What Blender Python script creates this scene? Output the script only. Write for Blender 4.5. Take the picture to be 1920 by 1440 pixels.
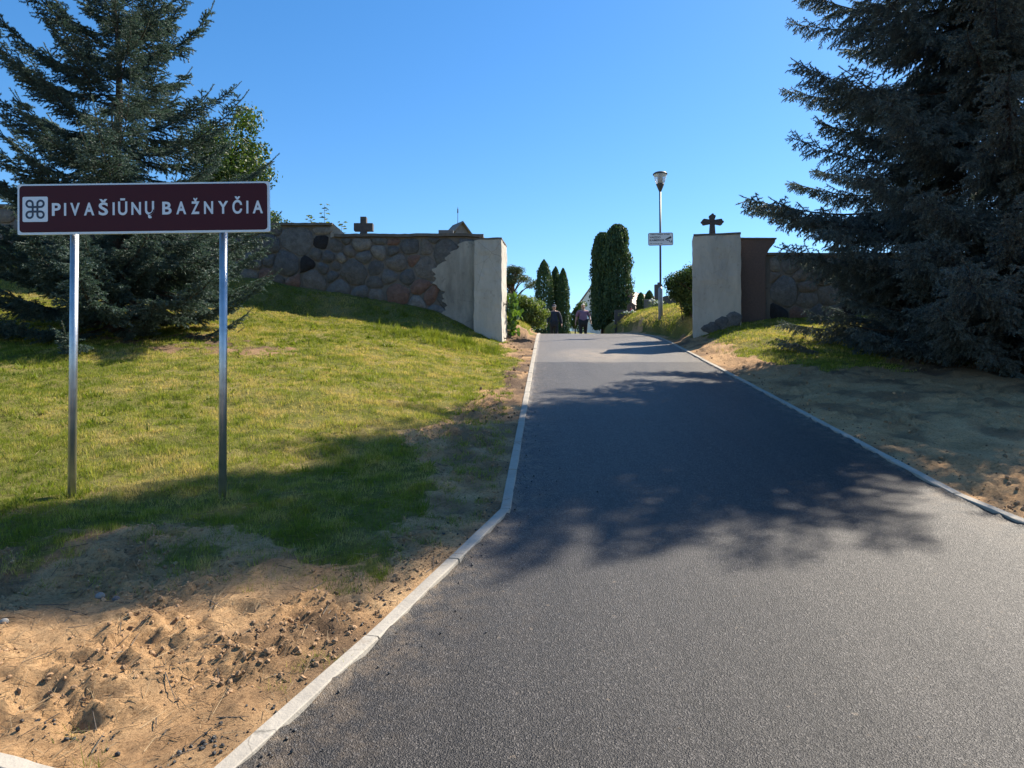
import bpy, bmesh, math
import numpy as np
from mathutils import Vector, Matrix

# ------------------------------------------------------------------ camera, sky, sun, exposure
scene = bpy.context.scene
for o in list(bpy.data.objects):
    bpy.data.objects.remove(o, do_unlink=True)
R = math.radians
CH = 1.64                      # eye height above the street
FPX = 1330.0                   # focal length in 1920-px pixels
cam_d = bpy.data.cameras.new('camera'); cam_d.sensor_width = 36.0; cam_d.lens = 36.0*FPX/1920.0
cam_d.clip_start = 0.05; cam_d.clip_end = 3000
cam = bpy.data.objects.new('camera', cam_d); scene.collection.objects.link(cam)
cam.location = (0, 0, CH); cam.rotation_euler = (R(90.86), 0, 0)
scene.camera = cam

SUN_AZ = 55.0                  # degrees to the right of the view direction (+Y)
SUN_EL = 45.0
world = bpy.data.worlds.new('World'); scene.world = world; world.use_nodes = True
wn = world.node_tree.nodes; wl = world.node_tree.links
sky = wn.new('ShaderNodeTexSky'); sky.sky_type = 'NISHITA'; sky.sun_disc = False
sky.sun_elevation = R(SUN_EL); sky.sun_rotation = R(SUN_AZ)
sky.altitude = 100; sky.air_density = 1.0; sky.dust_density = 0.25; sky.ozone_density = 3.0
hsv = wn.new('ShaderNodeHueSaturation'); hsv.inputs['Saturation'].default_value = 1.29; wl.new(sky.outputs[0], hsv.inputs['Color'])
bg = wn['Background']; wl.new(hsv.outputs[0], bg.inputs[0]); bg.inputs[1].default_value = 0.083
sun_d = bpy.data.lights.new('sun', 'SUN'); sun_d.energy = 5.0; sun_d.angle = R(0.53); sun_d.color = (1.0, 0.90, 0.76)
sun = bpy.data.objects.new('sun', sun_d); scene.collection.objects.link(sun)
sd = Vector((math.sin(R(SUN_AZ))*math.cos(R(SUN_EL)), math.cos(R(SUN_AZ))*math.cos(R(SUN_EL)), math.sin(R(SUN_EL))))
sun.rotation_euler = sd.to_track_quat('Z', 'Y').to_euler(); sun.location = (20, 12, 25)
vs = scene.view_settings
vs.view_transform = 'Standard'; vs.look = 'None'; vs.gamma = 1.0; vs.use_curve_mapping = False; vs.exposure = 1.3

# ------------------------------------------------------------------ helpers
col = scene.collection
rng = np.random.default_rng(11)

def S(x, a, b):
    t = np.clip((np.asarray(x, float)-a)/(b-a), 0, 1); return t*t*(3-2*t)

def _hash(ix, iy, seed):
    h = (ix.astype(np.int64)*374761393 + iy.astype(np.int64)*668265263 + seed*144665) & 0xffffffff
    h = ((h ^ (h >> 13))*1274126177) & 0xffffffff
    h = h ^ (h >> 16)
    return (h & 0xffff)/65535.0

def vnoise(x, y, seed=0):
    x = np.asarray(x, float); y = np.asarray(y, float)
    ix = np.floor(x); iy = np.floor(y); fx = x-ix; fy = y-iy
    fx = fx*fx*fx*(fx*(fx*6-15)+10); fy = fy*fy*fy*(fy*(fy*6-15)+10)
    a = _hash(ix, iy, seed); b = _hash(ix+1, iy, seed); c = _hash(ix, iy+1, seed); d = _hash(ix+1, iy+1, seed)
    return (a*(1-fx)+b*fx)*(1-fy)+(c*(1-fx)+d*fx)*fy

def fbm(x, y, seed=0, octv=4, gain=0.5):
    s = 0; a = 1; t = 0
    for i in range(octv):
        s = s+a*(vnoise(x*2**i, y*2**i, seed+i*17)-.5); t += a; a *= gain
    return s/t*2

def tag(o, label=None, cat=None, group=None, kind=None):
    if label: o['label'] = label
    if cat: o['category'] = cat
    if group: o['group'] = group
    if kind: o['kind'] = kind
    return o

def empty(name, loc=(0, 0, 0), label=None, cat=None, group=None, kind=None, rz=0):
    o = bpy.data.objects.new(name, None); col.objects.link(o)
    o.location = loc; o.rotation_euler = (0, 0, rz); o.empty_display_size = 0.2
    return tag(o, label, cat, group, kind)

def link(name, me, parent=None, mats=None):
    o = bpy.data.objects.new(name, me); col.objects.link(o)
    if parent is not None: o.parent = parent
    if mats:
        for m in (mats if isinstance(mats, (list, tuple)) else [mats]): me.materials.append(m)
    return o

def np_mesh(name, V, F, smooth=False, mi=None):
    """V (n,3), F (m,3) or (m,4) arrays -> mesh"""
    V = np.ascontiguousarray(V, np.float32); F = np.ascontiguousarray(F, np.int32)
    me = bpy.data.meshes.new(name)
    me.vertices.add(len(V)); me.vertices.foreach_set('co', V.ravel())
    k = F.shape[1]
    me.loops.add(F.size); me.loops.foreach_set('vertex_index', F.ravel())
    me.polygons.add(len(F)); me.polygons.foreach_set('loop_start', np.arange(0, F.size, k, dtype=np.int32))
    if mi is not None: me.polygons.foreach_set('material_index', np.asarray(mi, np.int32))
    me.polygons.foreach_set('use_smooth', np.full(len(F), smooth, bool))
    me.update(calc_edges=True)
    return me

def vcol(me, name, arr):
    a = me.color_attributes.new(name, 'FLOAT_COLOR', 'POINT')
    arr = np.asarray(arr, np.float32)
    if arr.ndim == 1: arr = np.stack([arr]*3, 1)
    full = np.ones((len(arr), 4), np.float32); full[:, :3] = arr[:, :3]
    a.data.foreach_set('color', full.ravel())

def bm_obj(name, bm, mats, parent=None, smooth=False, bevel=0.0, seg=1):
    if bevel > 0:
        bmesh.ops.bevel(bm, geom=list(bm.edges), offset=bevel, segments=seg, affect='EDGES', profile=.5)
    bmesh.ops.recalc_face_normals(bm, faces=bm.faces)
    me = bpy.data.meshes.new(name); bm.to_mesh(me); bm.free()
    if smooth:
        for p in me.polygons: p.use_smooth = True
    return link(name, me, parent, mats)

def add_box(bm, x0, x1, y0, y1, z0, z1, rz=0, c=None):
    vs_ = [bm.verts.new((x, y, z)) for z in (z0, z1) for y in (y0, y1) for x in (x0, x1)]
    for f in ((0, 2, 3, 1), (4, 5, 7, 6), (0, 1, 5, 4), (2, 6, 7, 3), (0, 4, 6, 2), (1, 3, 7, 5)):
        bm.faces.new([vs_[i] for i in f])
    return vs_

def box_obj(name, x0, x1, y0, y1, z0, z1, mat, parent=None, bevel=0.006):
    bm = bmesh.new(); add_box(bm, x0, x1, y0, y1, z0, z1)
    return bm_obj(name, bm, mat, parent, bevel=bevel)

def add_prism(bm, poly, y0, y1):
    """poly list of (x,z); extruded from y0 to y1"""
    a = [bm.verts.new((x, y0, z)) for x, z in poly]; b = [bm.verts.new((x, y1, z)) for x, z in poly]
    n = len(poly)
    bm.faces.new(a); bm.faces.new(b[::-1])
    for i in range(n): bm.faces.new((a[i], b[i], b[(i+1) % n], a[(i+1) % n]))

def prism_obj(name, poly, y0, y1, mat, parent=None, bevel=0.0):
    bm = bmesh.new(); add_prism(bm, poly, y0, y1)
    if bevel:
        bmesh.ops.recalc_face_normals(bm, faces=bm.faces)
    return bm_obj(name, bm, mat, parent, bevel=bevel)

def add_tube(bm, pts, rad, n=8, cap=True):
    pts = [Vector(p) for p in pts]; rads = rad if isinstance(rad, (list, tuple)) else [rad]*len(pts)
    rings = []
    for i, p in enumerate(pts):
        d = (pts[min(i+1, len(pts)-1)]-pts[max(i-1, 0)]).normalized()
        up = Vector((0, 0, 1)) if abs(d.z) < .9 else Vector((1, 0, 0))
        a = d.cross(up).normalized(); b = d.cross(a).normalized()
        rings.append([bm.verts.new(p+(a*math.cos(2*math.pi*k/n)+b*math.sin(2*math.pi*k/n))*rads[i]) for k in range(n)])
    for i in range(len(rings)-1):
        for k in range(n):
            bm.faces.new((rings[i][k], rings[i][(k+1) % n], rings[i+1][(k+1) % n], rings[i+1][k]))
    if cap:
        bm.faces.new(rings[0][::-1]); bm.faces.new(rings[-1])

def tube_obj(name, pts, rad, mat, parent=None, n=10, smooth=True):
    bm = bmesh.new(); add_tube(bm, pts, rad, n)
    o = bm_obj(name, bm, mat, parent, smooth=False)
    if smooth:
        for p in o.data.polygons: p.use_smooth = len(p.vertices) == 4
    return o

def lathe_obj(name, prof, mat, parent=None, n=20, c=(0, 0, 0)):
    bm = bmesh.new(); rings = []
    for r, z in prof:
        rings.append([bm.verts.new((c[0]+max(r, 1e-4)*math.cos(2*math.pi*k/n), c[1]+max(r, 1e-4)*math.sin(2*math.pi*k/n), c[2]+z)) for k in range(n)])
    for i in range(len(rings)-1):
        for k in range(n): bm.faces.new((rings[i][k], rings[i][(k+1) % n], rings[i+1][(k+1) % n], rings[i+1][k]))
    bm.faces.new(rings[0][::-1]); bm.faces.new(rings[-1])
    return bm_obj(name, bm, mat, parent, smooth=True)

# ------------------------------------------------------------------ materials
def new_mat(name):
    m = bpy.data.materials.new(name); m.use_nodes = True
    return m, m.node_tree.nodes, m.node_tree.links, m.node_tree.nodes['Principled BSDF']

def N(nodes, t, **kw):
    n = nodes.new(t)
    for k, v in kw.items(): setattr(n, k, v)
    return n

def coords(nodes, links, kind='pos'):
    if kind == 'pos': return nodes.new('ShaderNodeNewGeometry').outputs['Position']
    return nodes.new('ShaderNodeTexCoord').outputs['Object']

def noise(nodes, links, vec, scale, detail=4, rough=.55):
    n = nodes.new('ShaderNodeTexNoise'); n.inputs['Scale'].default_value = scale
    n.inputs['Detail'].default_value = detail; n.inputs['Roughness'].default_value = rough
    links.new(vec, n.inputs['Vector']); return n.outputs['Fac']

def ramp(nodes, links, fac, stops):
    r = nodes.new('ShaderNodeValToRGB'); links.new(fac, r.inputs[0])
    el = r.color_ramp.elements
    while len(el) < len(stops): el.new(.5)
    for e, (p, c) in zip(el, stops):
        e.position = p; e.color = (*c, 1) if len(c) == 3 else c
    return r.outputs[0]

def mixc(nodes, links, fac, a, b, mode='MIX'):
    m = nodes.new('ShaderNodeMix'); m.data_type = 'RGBA'; m.blend_type = mode
    if isinstance(fac, (int, float)): m.inputs[0].default_value = fac
    else: links.new(fac, m.inputs[0])
    for s, v in ((6, a), (7, b)):
        if isinstance(v, tuple): m.inputs[s].default_value = (*v, 1)
        else: links.new(v, m.inputs[s])
    return m.outputs[2]

def math_n(nodes, links, op, a, b=None, clamp=False):
    m = nodes.new('ShaderNodeMath'); m.operation = op; m.use_clamp = clamp
    for i, v in enumerate((a, b)):
        if v is None: continue
        if isinstance(v, (int, float)): m.inputs[i].default_value = v
        else: links.new(v, m.inputs[i])
    return m.outputs[0]

def bump(nodes, links, height, strength, dist, bsdf, prev=None):
    b = nodes.new('ShaderNodeBump'); b.inputs['Strength'].default_value = strength; b.inputs['Distance'].default_value = dist
    links.new(height, b.inputs['Height'])
    if prev is not None: links.new(prev, b.inputs['Normal'])
    links.new(b.outputs[0], bsdf.inputs['Normal']); return b.outputs[0]

def plain(name, c1, c2=None, scale=3.0, rough=.7, metal=0.0, bs=0.0, bscale=60, bdist=.01, kind='pos', obj_random=0.0, spec=.5):
    m, nd, lk, b = new_mat(name)
    v = coords(nd, lk, kind)
    c2 = c2 or tuple(x*.7 for x in c1)
    f = noise(nd, lk, v, scale, 6, .6)
    f = ramp(nd, lk, f, [(.3, (0, 0, 0)), (.7, (1, 1, 1))])
    c = mixc(nd, lk, f, c1, c2)
    if obj_random:
        oi = nd.new('ShaderNodeObjectInfo')
        k = math_n(nd, lk, 'MULTIPLY_ADD', oi.outputs['Random'], 2*obj_random); k.node.inputs[2].default_value = 1-obj_random
        hs = nd.new('ShaderNodeHueSaturation'); lk.new(c, hs.inputs['Color']); lk.new(k, hs.inputs['Value']); c = hs.outputs[0]
    lk.new(c, b.inputs['Base Color'])
    b.inputs['Roughness'].default_value = rough; b.inputs['Metallic'].default_value = metal
    b.inputs['Specular IOR Level'].default_value = spec
    if bs: bump(nd, lk, noise(nd, lk, v, bscale, 5, .65), bs, bdist, b)
    return m

def leaf_mat(name, stops, trans=.35, rough=.5, tcol=None, spec=.4):
    m, nd, lk, b = new_mat(name)
    g = nd.new('ShaderNodeNewGeometry')
    c = ramp(nd, lk, g.outputs['Random Per Island'], stops)
    lk.new(c, b.inputs['Base Color']); b.inputs['Roughness'].default_value = rough
    b.inputs['Specular IOR Level'].default_value = spec
    t = nd.new('ShaderNodeBsdfTranslucent')
    tc = mixc(nd, lk, 1.0, c, tcol or (1.3, 1.35, .5), 'MULTIPLY'); lk.new(tc, t.inputs[0])
    mx = nd.new('ShaderNodeMixShader'); mx.inputs[0].default_value = trans
    lk.new(b.outputs[0], mx.inputs[1]); lk.new(t.outputs[0], mx.inputs[2])
    lk.new(mx.outputs[0], nd['Material Output'].inputs[0])
    return m

# ---- ground: dirt and turf, mixed by the vertex attribute 'turf'
def ground_material():
    m, nd, lk, b = new_mat('ground')
    v = coords(nd, lk)
    at = nd.new('ShaderNodeAttribute'); at.attribute_name = 'turf'
    tx = nd.new('ShaderNodeSeparateColor'); lk.new(at.outputs['Color'], tx.inputs[0])
    d1 = ramp(nd, lk, noise(nd, lk, v, 2.2, 8, .65), [(.3, (.38, .225, .110)), (.52, (.50, .312, .158)), (.75, (.58, .39, .21))])
    d2 = ramp(nd, lk, noise(nd, lk, v, 48, 8, .8), [(.36, (.30, .265, .24)), (.5, (1, 1, 1)), (.75, (1.12, 1.1, 1.06))])
    d = mixc(nd, lk, .8, d1, d2, 'MULTIPLY')
    # dark humus tinge (blue channel)
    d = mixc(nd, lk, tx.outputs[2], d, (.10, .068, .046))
    g1 = ramp(nd, lk, noise(nd, lk, v, .9, 5, .6), [(.3, (.10, .11, .022)), (.5, (.16, .155, .04)), (.7, (.26, .205, .085))])
    g2 = ramp(nd, lk, noise(nd, lk, v, 24, 6, .7), [(.3, (.45, .42, .35)), (.6, (1.1, 1.1, 1.1))])
    g = mixc(nd, lk, .85, g1, g2, 'MULTIPLY')
    fine = noise(nd, lk, v, 14, 5, .7)
    f = math_n(nd, lk, 'ADD', tx.outputs[0], math_n(nd, lk, 'MULTIPLY', math_n(nd, lk, 'SUBTRACT', fine, .5), .9))
    f = ramp(nd, lk, f, [(.38, (0, 0, 0)), (.62, (1, 1, 1))])
    lk.new(mixc(nd, lk, f, d, g), b.inputs['Base Color'])
    b.inputs['Roughness'].default_value = .95; b.inputs['Specular IOR Level'].default_value = .15
    p = bump(nd, lk, noise(nd, lk, v, 22, 10, .78), .9, .035, b)
    bump(nd, lk, noise(nd, lk, v, 110, 6, .75), .8, .010, b, p)
    return m

def asphalt_material():
    m, nd, lk, b = new_mat('asphalt')
    v = coords(nd, lk)
    sep = nd.new('ShaderNodeSeparateXYZ'); lk.new(v, sep.inputs[0])
    vo = nd.new('ShaderNodeTexVoronoi'); vo.inputs['Scale'].default_value = 165; lk.new(v, vo.inputs['Vector'])
    vo2 = nd.new('ShaderNodeTexVoronoi'); vo2.inputs['Scale'].default_value = 330; lk.new(v, vo2.inputs['Vector'])
    cs = nd.new('ShaderNodeSeparateColor'); lk.new(vo.outputs['Color'], cs.inputs[0])
    base = ramp(nd, lk, cs.outputs[0], [(.0, (.012, .0115, .0112)), (.5, (.022, .0205, .0195)), (.85, (.040, .037, .035)), (1, (.10, .094, .088))])
    big = ramp(nd, lk, noise(nd, lk, v, .8, 5, .6), [(.3, (.82, .82, .84)), (.7, (1.15, 1.13, 1.1))])
    base = mixc(nd, lk, 1, base, big, 'MULTIPLY')
    vd = ramp(nd, lk, noise(nd, lk, v, 46, 6, .75), [(.38, (.25, .25, .26)), (.48, (1, 1, 1))])
    base = mixc(nd, lk, 1, base, vd, 'MULTIPLY')
    mp = nd.new('ShaderNodeMapping'); mp.inputs['Scale'].default_value = (5.5, .22, 1); mp.inputs['Rotation'].default_value = (0, 0, R(-3)); lk.new(v, mp.inputs[0])
    stx = ramp(nd, lk, noise(nd, lk, mp.outputs[0], 1.0, 4, .6), [(.32, (.72, .72, .73)), (.68, (1.22, 1.20, 1.18))])
    base = mixc(nd, lk, 1, base, stx, 'MULTIPLY')
    # older, dustier surface above the paving joint and tan dust trodden in near the gate
    jn = math_n(nd, lk, 'ADD', sep.outputs[1], math_n(nd, lk, 'MULTIPLY', noise(nd, lk, v, 1.5, 3), .25))
    old = math_n(nd, lk, 'MULTIPLY', math_n(nd, lk, 'SUBTRACT', jn, 13.75), 9.0, True)
    base = mixc(nd, lk, math_n(nd, lk, 'MULTIPLY', old, .7), base, (.135, .123, .108))
    gx = math_n(nd, lk, 'POWER', math_n(nd, lk, 'MULTIPLY', math_n(nd, lk, 'SUBTRACT', sep.outputs[0], 1.75), .95), 2)
    gy = math_n(nd, lk, 'POWER', math_n(nd, lk, 'MULTIPLY', math_n(nd, lk, 'SUBTRACT', sep.outputs[1], 14.9), .65), 2)
    dm = math_n(nd, lk, 'SUBTRACT', 1.0, math_n(nd, lk, 'ADD', gx, gy), True)
    dn = ramp(nd, lk, noise(nd, lk, v, 3, 6, .7), [(.30, (.1, .1, .1)), (.6, (1, 1, 1))])
    base = mixc(nd, lk, math_n(nd, lk, 'MULTIPLY', math_n(nd, lk, 'MULTIPLY', dm, dn), .9), base, (.25, .20, .14))
    # sandy smears near the left kerb
    sm = ramp(nd, lk, noise(nd, lk, v, 1.9, 7, .75), [(.60, (0, 0, 0)), (.78, (1, 1, 1))])
    lx = math_n(nd, lk, 'SUBTRACT', 1.0, math_n(nd, lk, 'MULTIPLY', math_n(nd, lk, 'ADD', sep.outputs[0], .6), 1.1), True)
    base = mixc(nd, lk, math_n(nd, lk, 'MULTIPLY', math_n(nd, lk, 'MULTIPLY', sm, lx), .45), base, (.19, .14, .085))
    ea = nd.new('ShaderNodeAttribute'); ea.attribute_name = 'edge'
    es = nd.new('ShaderNodeSeparateColor'); lk.new(ea.outputs['Color'], es.inputs[0])
    sn = ramp(nd, lk, noise(nd, lk, v, 7, 9, .8), [(.46, (0, 0, 0)), (.66, (1, 1, 1))])
    base = mixc(nd, lk, math_n(nd, lk, 'MULTIPLY', math_n(nd, lk, 'MULTIPLY', es.outputs[0], sn), .75), base, (.24, .175, .11))
    fk = ramp(nd, lk, noise(nd, lk, v, 19, 3, .5), [(.70, (0, 0, 0)), (.74, (1, 1, 1))])
    base = mixc(nd, lk, math_n(nd, lk, 'MULTIPLY', fk, .45), base, (.20, .155, .11))
    lk.new(base, b.inputs['Base Color'])
    rr = ramp(nd, lk, cs.outputs[1], [(0, (.42, .42, .42)), (1, (.68, .68, .68))]); lk.new(rr, b.inputs['Roughness'])
    b.inputs['Specular IOR Level'].default_value = .38
    p = bump(nd, lk, noise(nd, lk, v, 30, 8, .8), .22, .010, b)
    p = bump(nd, lk, vo.outputs['Distance'], .9, .0048, b, p)
    bump(nd, lk, vo2.outputs['Distance'], .7, .002, b, p)
    return m

def stone_material():
    m, nd, lk, b = new_mat('fieldstone')
    v = coords(nd, lk)
    oi = nd.new('ShaderNodeObjectInfo')
    c = ramp(nd, lk, oi.outputs['Random'], [(0, (.135, .128, .12)), (.16, (.18, .165, .15)), (.32, (.12, .122, .125)), (.46, (.23, .215, .195)),
                                            (.58, (.20, .125, .10)), (.66, (.155, .156, .156)), (.80, (.175, .155, .138)), (.93, (.03, .028, .030)), (1, (.25, .235, .215))])
    c.node.color_ramp.interpolation = 'CONSTANT'
    s1 = ramp(nd, lk, noise(nd, lk, v, 9, 8, .7), [(.25, (.55, .53, .52)), (.75, (1.35, 1.32, 1.28))])
    c = mixc(nd, lk, 1, c, s1, 'MULTIPLY')
    s2 = ramp(nd, lk, noise(nd, lk, v, 55, 4, .7), [(.3, (.65, .65, .65)), (.7, (1.25, 1.25, 1.25))])
    c = mixc(nd, lk, .7, c, s2, 'MULTIPLY')
    li = ramp(nd, lk, noise(nd, lk, v, 3.2, 7, .75), [(.6, (0, 0, 0)), (.72, (1, 1, 1))])
    c = mixc(nd, lk, math_n(nd, lk, 'MULTIPLY', li, .4), c, (.33, .33, .31))
    lk.new(c, b.inputs['Base Color']); b.inputs['Roughness'].default_value = .85; b.inputs['Specular IOR Level'].default_value = .3
    p = bump(nd, lk, noise(nd, lk, v, 6, 6, .65), .8, .06, b)
    bump(nd, lk, noise(nd, lk, v, 26, 8, .75), .9, .03, b, p)
    return m

def plaster_material(name, c1, c2, dirt):
    m, nd, lk, b = new_mat(name)
    v = coords(nd, lk)
    mp = nd.new('ShaderNodeMapping'); mp.inputs['Scale'].default_value = (1.3, 1.3, .35); lk.new(v, mp.inputs[0])
    c = mixc(nd, lk, ramp(nd, lk, noise(nd, lk, mp.outputs[0], 2.6, 8, .7), [(.32, (0, 0, 0)), (.68, (1, 1, 1))]), c1, c2)
    s = ramp(nd, lk, noise(nd, lk, v, 5.5, 8, .75), [(.58, (0, 0, 0)), (.72, (1, 1, 1))])
    c = mixc(nd, lk, math_n(nd, lk, 'MULTIPLY', s, .75), c, dirt)
    wv = nd.new('ShaderNodeTexVoronoi'); wv.feature = 'DISTANCE_TO_EDGE'; wv.inputs['Scale'].default_value = 1.7
    wo = nd.new('ShaderNodeMix'); wo.data_type = 'VECTOR'; wo.inputs[0].default_value = .12
    nz = nd.new('ShaderNodeTexNoise'); nz.inputs['Scale'].default_value = 4; nz.inputs['Detail'].default_value = 6; lk.new(v, nz.inputs['Vector'])
    lk.new(v, wo.inputs[4]); lk.new(nz.outputs['Color'], wo.inputs[5]); lk.new(wo.outputs[1], wv.inputs['Vector'])
    ck = ramp(nd, lk, wv.outputs['Distance'], [(0, (.45, .45, .45)), (.006, (1, 1, 1))])
    c = mixc(nd, lk, ramp(nd, lk, noise(nd, lk, v, .9, 3), [(.45, (0, 0, 0)), (.6, (1, 1, 1))]), c, mixc(nd, lk, 1, c, ck, 'MULTIPLY'))
    lk.new(c, b.inputs['Base Color']); b.inputs['Roughness'].default_value = .92; b.inputs['Specular IOR Level'].default_value = .2
    p = bump(nd, lk, noise(nd, lk, v, 7, 6, .6), .35, .03, b)
    bump(nd, lk, noise(nd, lk, v, 60, 4, .6), .5, .006, b, p)
    return m

M = {}
M['ground'] = ground_material(); M['asphalt'] = asphalt_material(); M['stone'] = stone_material()
M['mortar'] = plaster_material('mortar', (.19, .172, .152), (.11, .10, .09), (.045, .04, .037))
M['plaster'] = plaster_material('pillar plaster', (.51, .475, .41), (.36, .338, .295), (.22, .20, .175))
M['render'] = plaster_material('old wall render', (.40, .37, .315), (.20, .185, .16), (.085, .075, .068))
M['coping'] = plain('coping', (.16, .14, .12), (.09, .08, .07), 6, .9, bs=.6, bscale=25, bdist=.02)
M['kerb'] = plaster_material('kerb concrete', (.37, .34, .29), (.29, .265, .225), (.22, .17, .12))
M['granite_dark'] = plain('dark granite', (.055, .05, .05), (.085, .075, .07), 40, .45, bs=.15, bscale=80)
M['granite_brown'] = plain('brown granite', (.13, .085, .07), (.09, .06, .05), 30, .6, bs=.2, bscale=80)
M['granite_grey'] = plain('grey granite', (.13, .13, .135), (.09, .09, .095), 40, .6, bs=.2, bscale=80)
M['cross_stone'] = plain('cross stone', (.10, .085, .075), (.065, .055, .05), 18, .9, bs=.6, bscale=40, bdist=.01)
M['concrete_dark'] = plain('cross concrete', (.085, .08, .077), (.06, .057, .055), 14, .9, bs=.4, bscale=60)
M['galv'] = plain('galvanised steel', (.55, .56, .57), (.38, .39, .40), 9, .40, .9, bs=.12, bscale=40)
M['brown'] = plain('brown sign film', (.070, .016, .022), (.064, .015, .020), 2, .55, spec=.15)
M['white'] = plain('white sign film', (.72, .74, .76), (.66, .68, .70), 4, .42)
M['symbol_blue'] = plain('dark symbol ink', (.012, .018, .045), (.012, .018, .045), 4, .4)
M['alu'] = plain('sign edge aluminium', (.62, .63, .65), (.52, .53, .55), 9, .4, .7)
M['lamp_steel'] = plain('lamp pole paint', (.075, .085, .105), (.055, .065, .08), 6, .5, .2)
M['lamp_base'] = plain('lamp base steel', (.30, .32, .34), (.22, .235, .25), 9, .5, .5)
M['lamp_dark'] = plain('lamp dark casting', (.045, .045, .05), (.06, .06, .065), 9, .5)
M['ink'] = plain('black ink', (.02, .022, .025), (.02, .022, .025), 4, .5)
M['bark'] = plain('bark', (.085, .06, .045), (.045, .033, .026), 14, .95, bs=.8, bscale=30, bdist=.03, kind='obj')
M['iron'] = plain('rusty iron', (.09, .06, .045), (.05, .04, .035), 20, .8, .3)
M['white_wall'] = plain('white church render', (.74, .73, .69), (.66, .65, .61), 1.5, .9, bs=.1)
M['roof_metal'] = plain('standing seam roof', (.34, .27, .22), (.28, .22, .18), 1.2, .55, .2)
M['roof_old'] = plain('weathered shingle', (.20, .185, .17), (.13, .12, .11), 8, .85, bs=.4, bscale=30)
M['dark_glass'] = plain('dark opening', (.02, .022, .025), (.02, .022, .025), 2, .25)
M['skin'] = plain('skin', (.50, .30, .22), (.46, .27, .20), 9, .55, kind='obj')
M['hair'] = plain('pale hair', (.80, .75, .66), (.68, .62, .53), 60, .6, kind='obj', bs=.4)
M['hair_grey'] = plain('grey hair', (.22, .21, .2), (.15, .14, .13), 60, .6, kind='obj')
M['navy'] = plain('navy cloth', (.022, .026, .042), (.03, .034, .052), 14, .85, kind='obj', bs=.3, bscale=25)
M['trouser'] = plain('black trouser cloth', (.018, .018, .02), (.026, .026, .028), 14, .85, kind='obj')
M['shoe'] = plain('dark shoe', (.03, .026, .024), (.022, .02, .018), 14, .6, kind='obj')
M['cap_brim'] = plain('pale cap front', (.38, .38, .40), (.34, .34, .36), 14, .8, kind='obj')
M['blouse'] = plain('purple print blouse', (.30, .17, .23), (.17, .10, .19), 26, .85, kind='obj')
M['petal'] = plain('white petals', (.78, .78, .72), (.68, .70, .62), 30, .7)
M['candle_red'] = plain('red candle glass', (.40, .05, .03), (.30, .04, .03), 12, .3)
mg, nd_, lk_, b_ = new_mat('lamp bowl')
b_.inputs['Base Color'].default_value = (.93, .95, .95, 1); b_.inputs['Roughness'].default_value = .3
b_.inputs['Transmission Weight'].default_value = .6; b_.inputs['IOR'].default_value = 1.12
M['bowl'] = mg
M['needle'] = leaf_mat('blue spruce needles', [(0, (.042, .070, .062)), (.5, (.070, .114, .103)), (.85, (.105, .158, .146)), (1, (.15, .19, .16))], .22, .55, (1.1, 1.25, .8))
M['needle2'] = leaf_mat('spruce needles', [(0, (.065, .088, .086)), (.5, (.105, .138, .136)), (.85, (.145, .182, .18)), (1, (.19, .205, .18))], .22, .55, (1.1, 1.2, .85))
M['thuja'] = leaf_mat('thuja sprays', [(0, (.025, .055, .022)), (.6, (.045, .09, .035)), (1, (.09, .13, .04))], .22, .6)
M['leaf_dark'] = leaf_mat('dark broad leaves', [(0, (.028, .056, .015)), (.6, (.048, .088, .022)), (1, (.095, .135, .03))], .32)
M['leaf_light'] = leaf_mat('light shrub leaves', [(0, (.06, .10, .03)), (.5, (.10, .15, .04)), (1, (.20, .23, .07))], .42)
M['leaf_big'] = leaf_mat('large glossy leaves', [(0, (.05, .10, .02)), (1, (.11, .19, .035))], .4, .35)
M['pine'] = leaf_mat('pine needles', [(0, (.04, .062, .035)), (1, (.085, .11, .05))], .2)
M['flower_leaf'] = leaf_mat('grave plant leaves', [(0, (.05, .09, .03)), (1, (.12, .18, .06))], .35)

# ------------------------------------------------------------------ terrain functions
_YT = np.linspace(-60, 900, 96001)
Y1, LEN2 = 17.6, 12.0
_sl = .166*S(_YT, -1.5, 1.5)*np.clip(1-(_YT-Y1)/LEN2, 0, 1)
_sl = _sl+.13*S(_YT, 40, 46)*(1-S(_YT, 58, 66))-.02*S(_YT, 130, 200)
_ZT = np.concatenate([[0], np.cumsum((_sl[1:]+_sl[:-1])/2*np.diff(_YT))])
def zr(Y): return np.interp(Y, _YT, _ZT)

_L = np.array([(2.2, -1.00), (3.2, -.63), (4.95, -.045), (30, 1.232), (34, 1.75), (38, 4.2), (42, 7.5), (50, 9), (900, 9)])
_Rr = np.array([(2.2, 5.0), (2.8, 4.25), (3.6, 3.72), (4.5, 3.42), (5.3, 3.32), (18.0, 3.968), (19.6, 4.0), (21, 3.93), (23, 3.74), (26, 3.48), (30, 3.45), (34, 4.8), (38, 7.4), (42, 10), (50, 12), (900, 12)])
def XL(Y): return np.interp(Y, _L[:, 0], _L[:, 1])
def XR(Y): return np.interp(Y, _Rr[:, 0], _Rr[:, 1])

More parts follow.
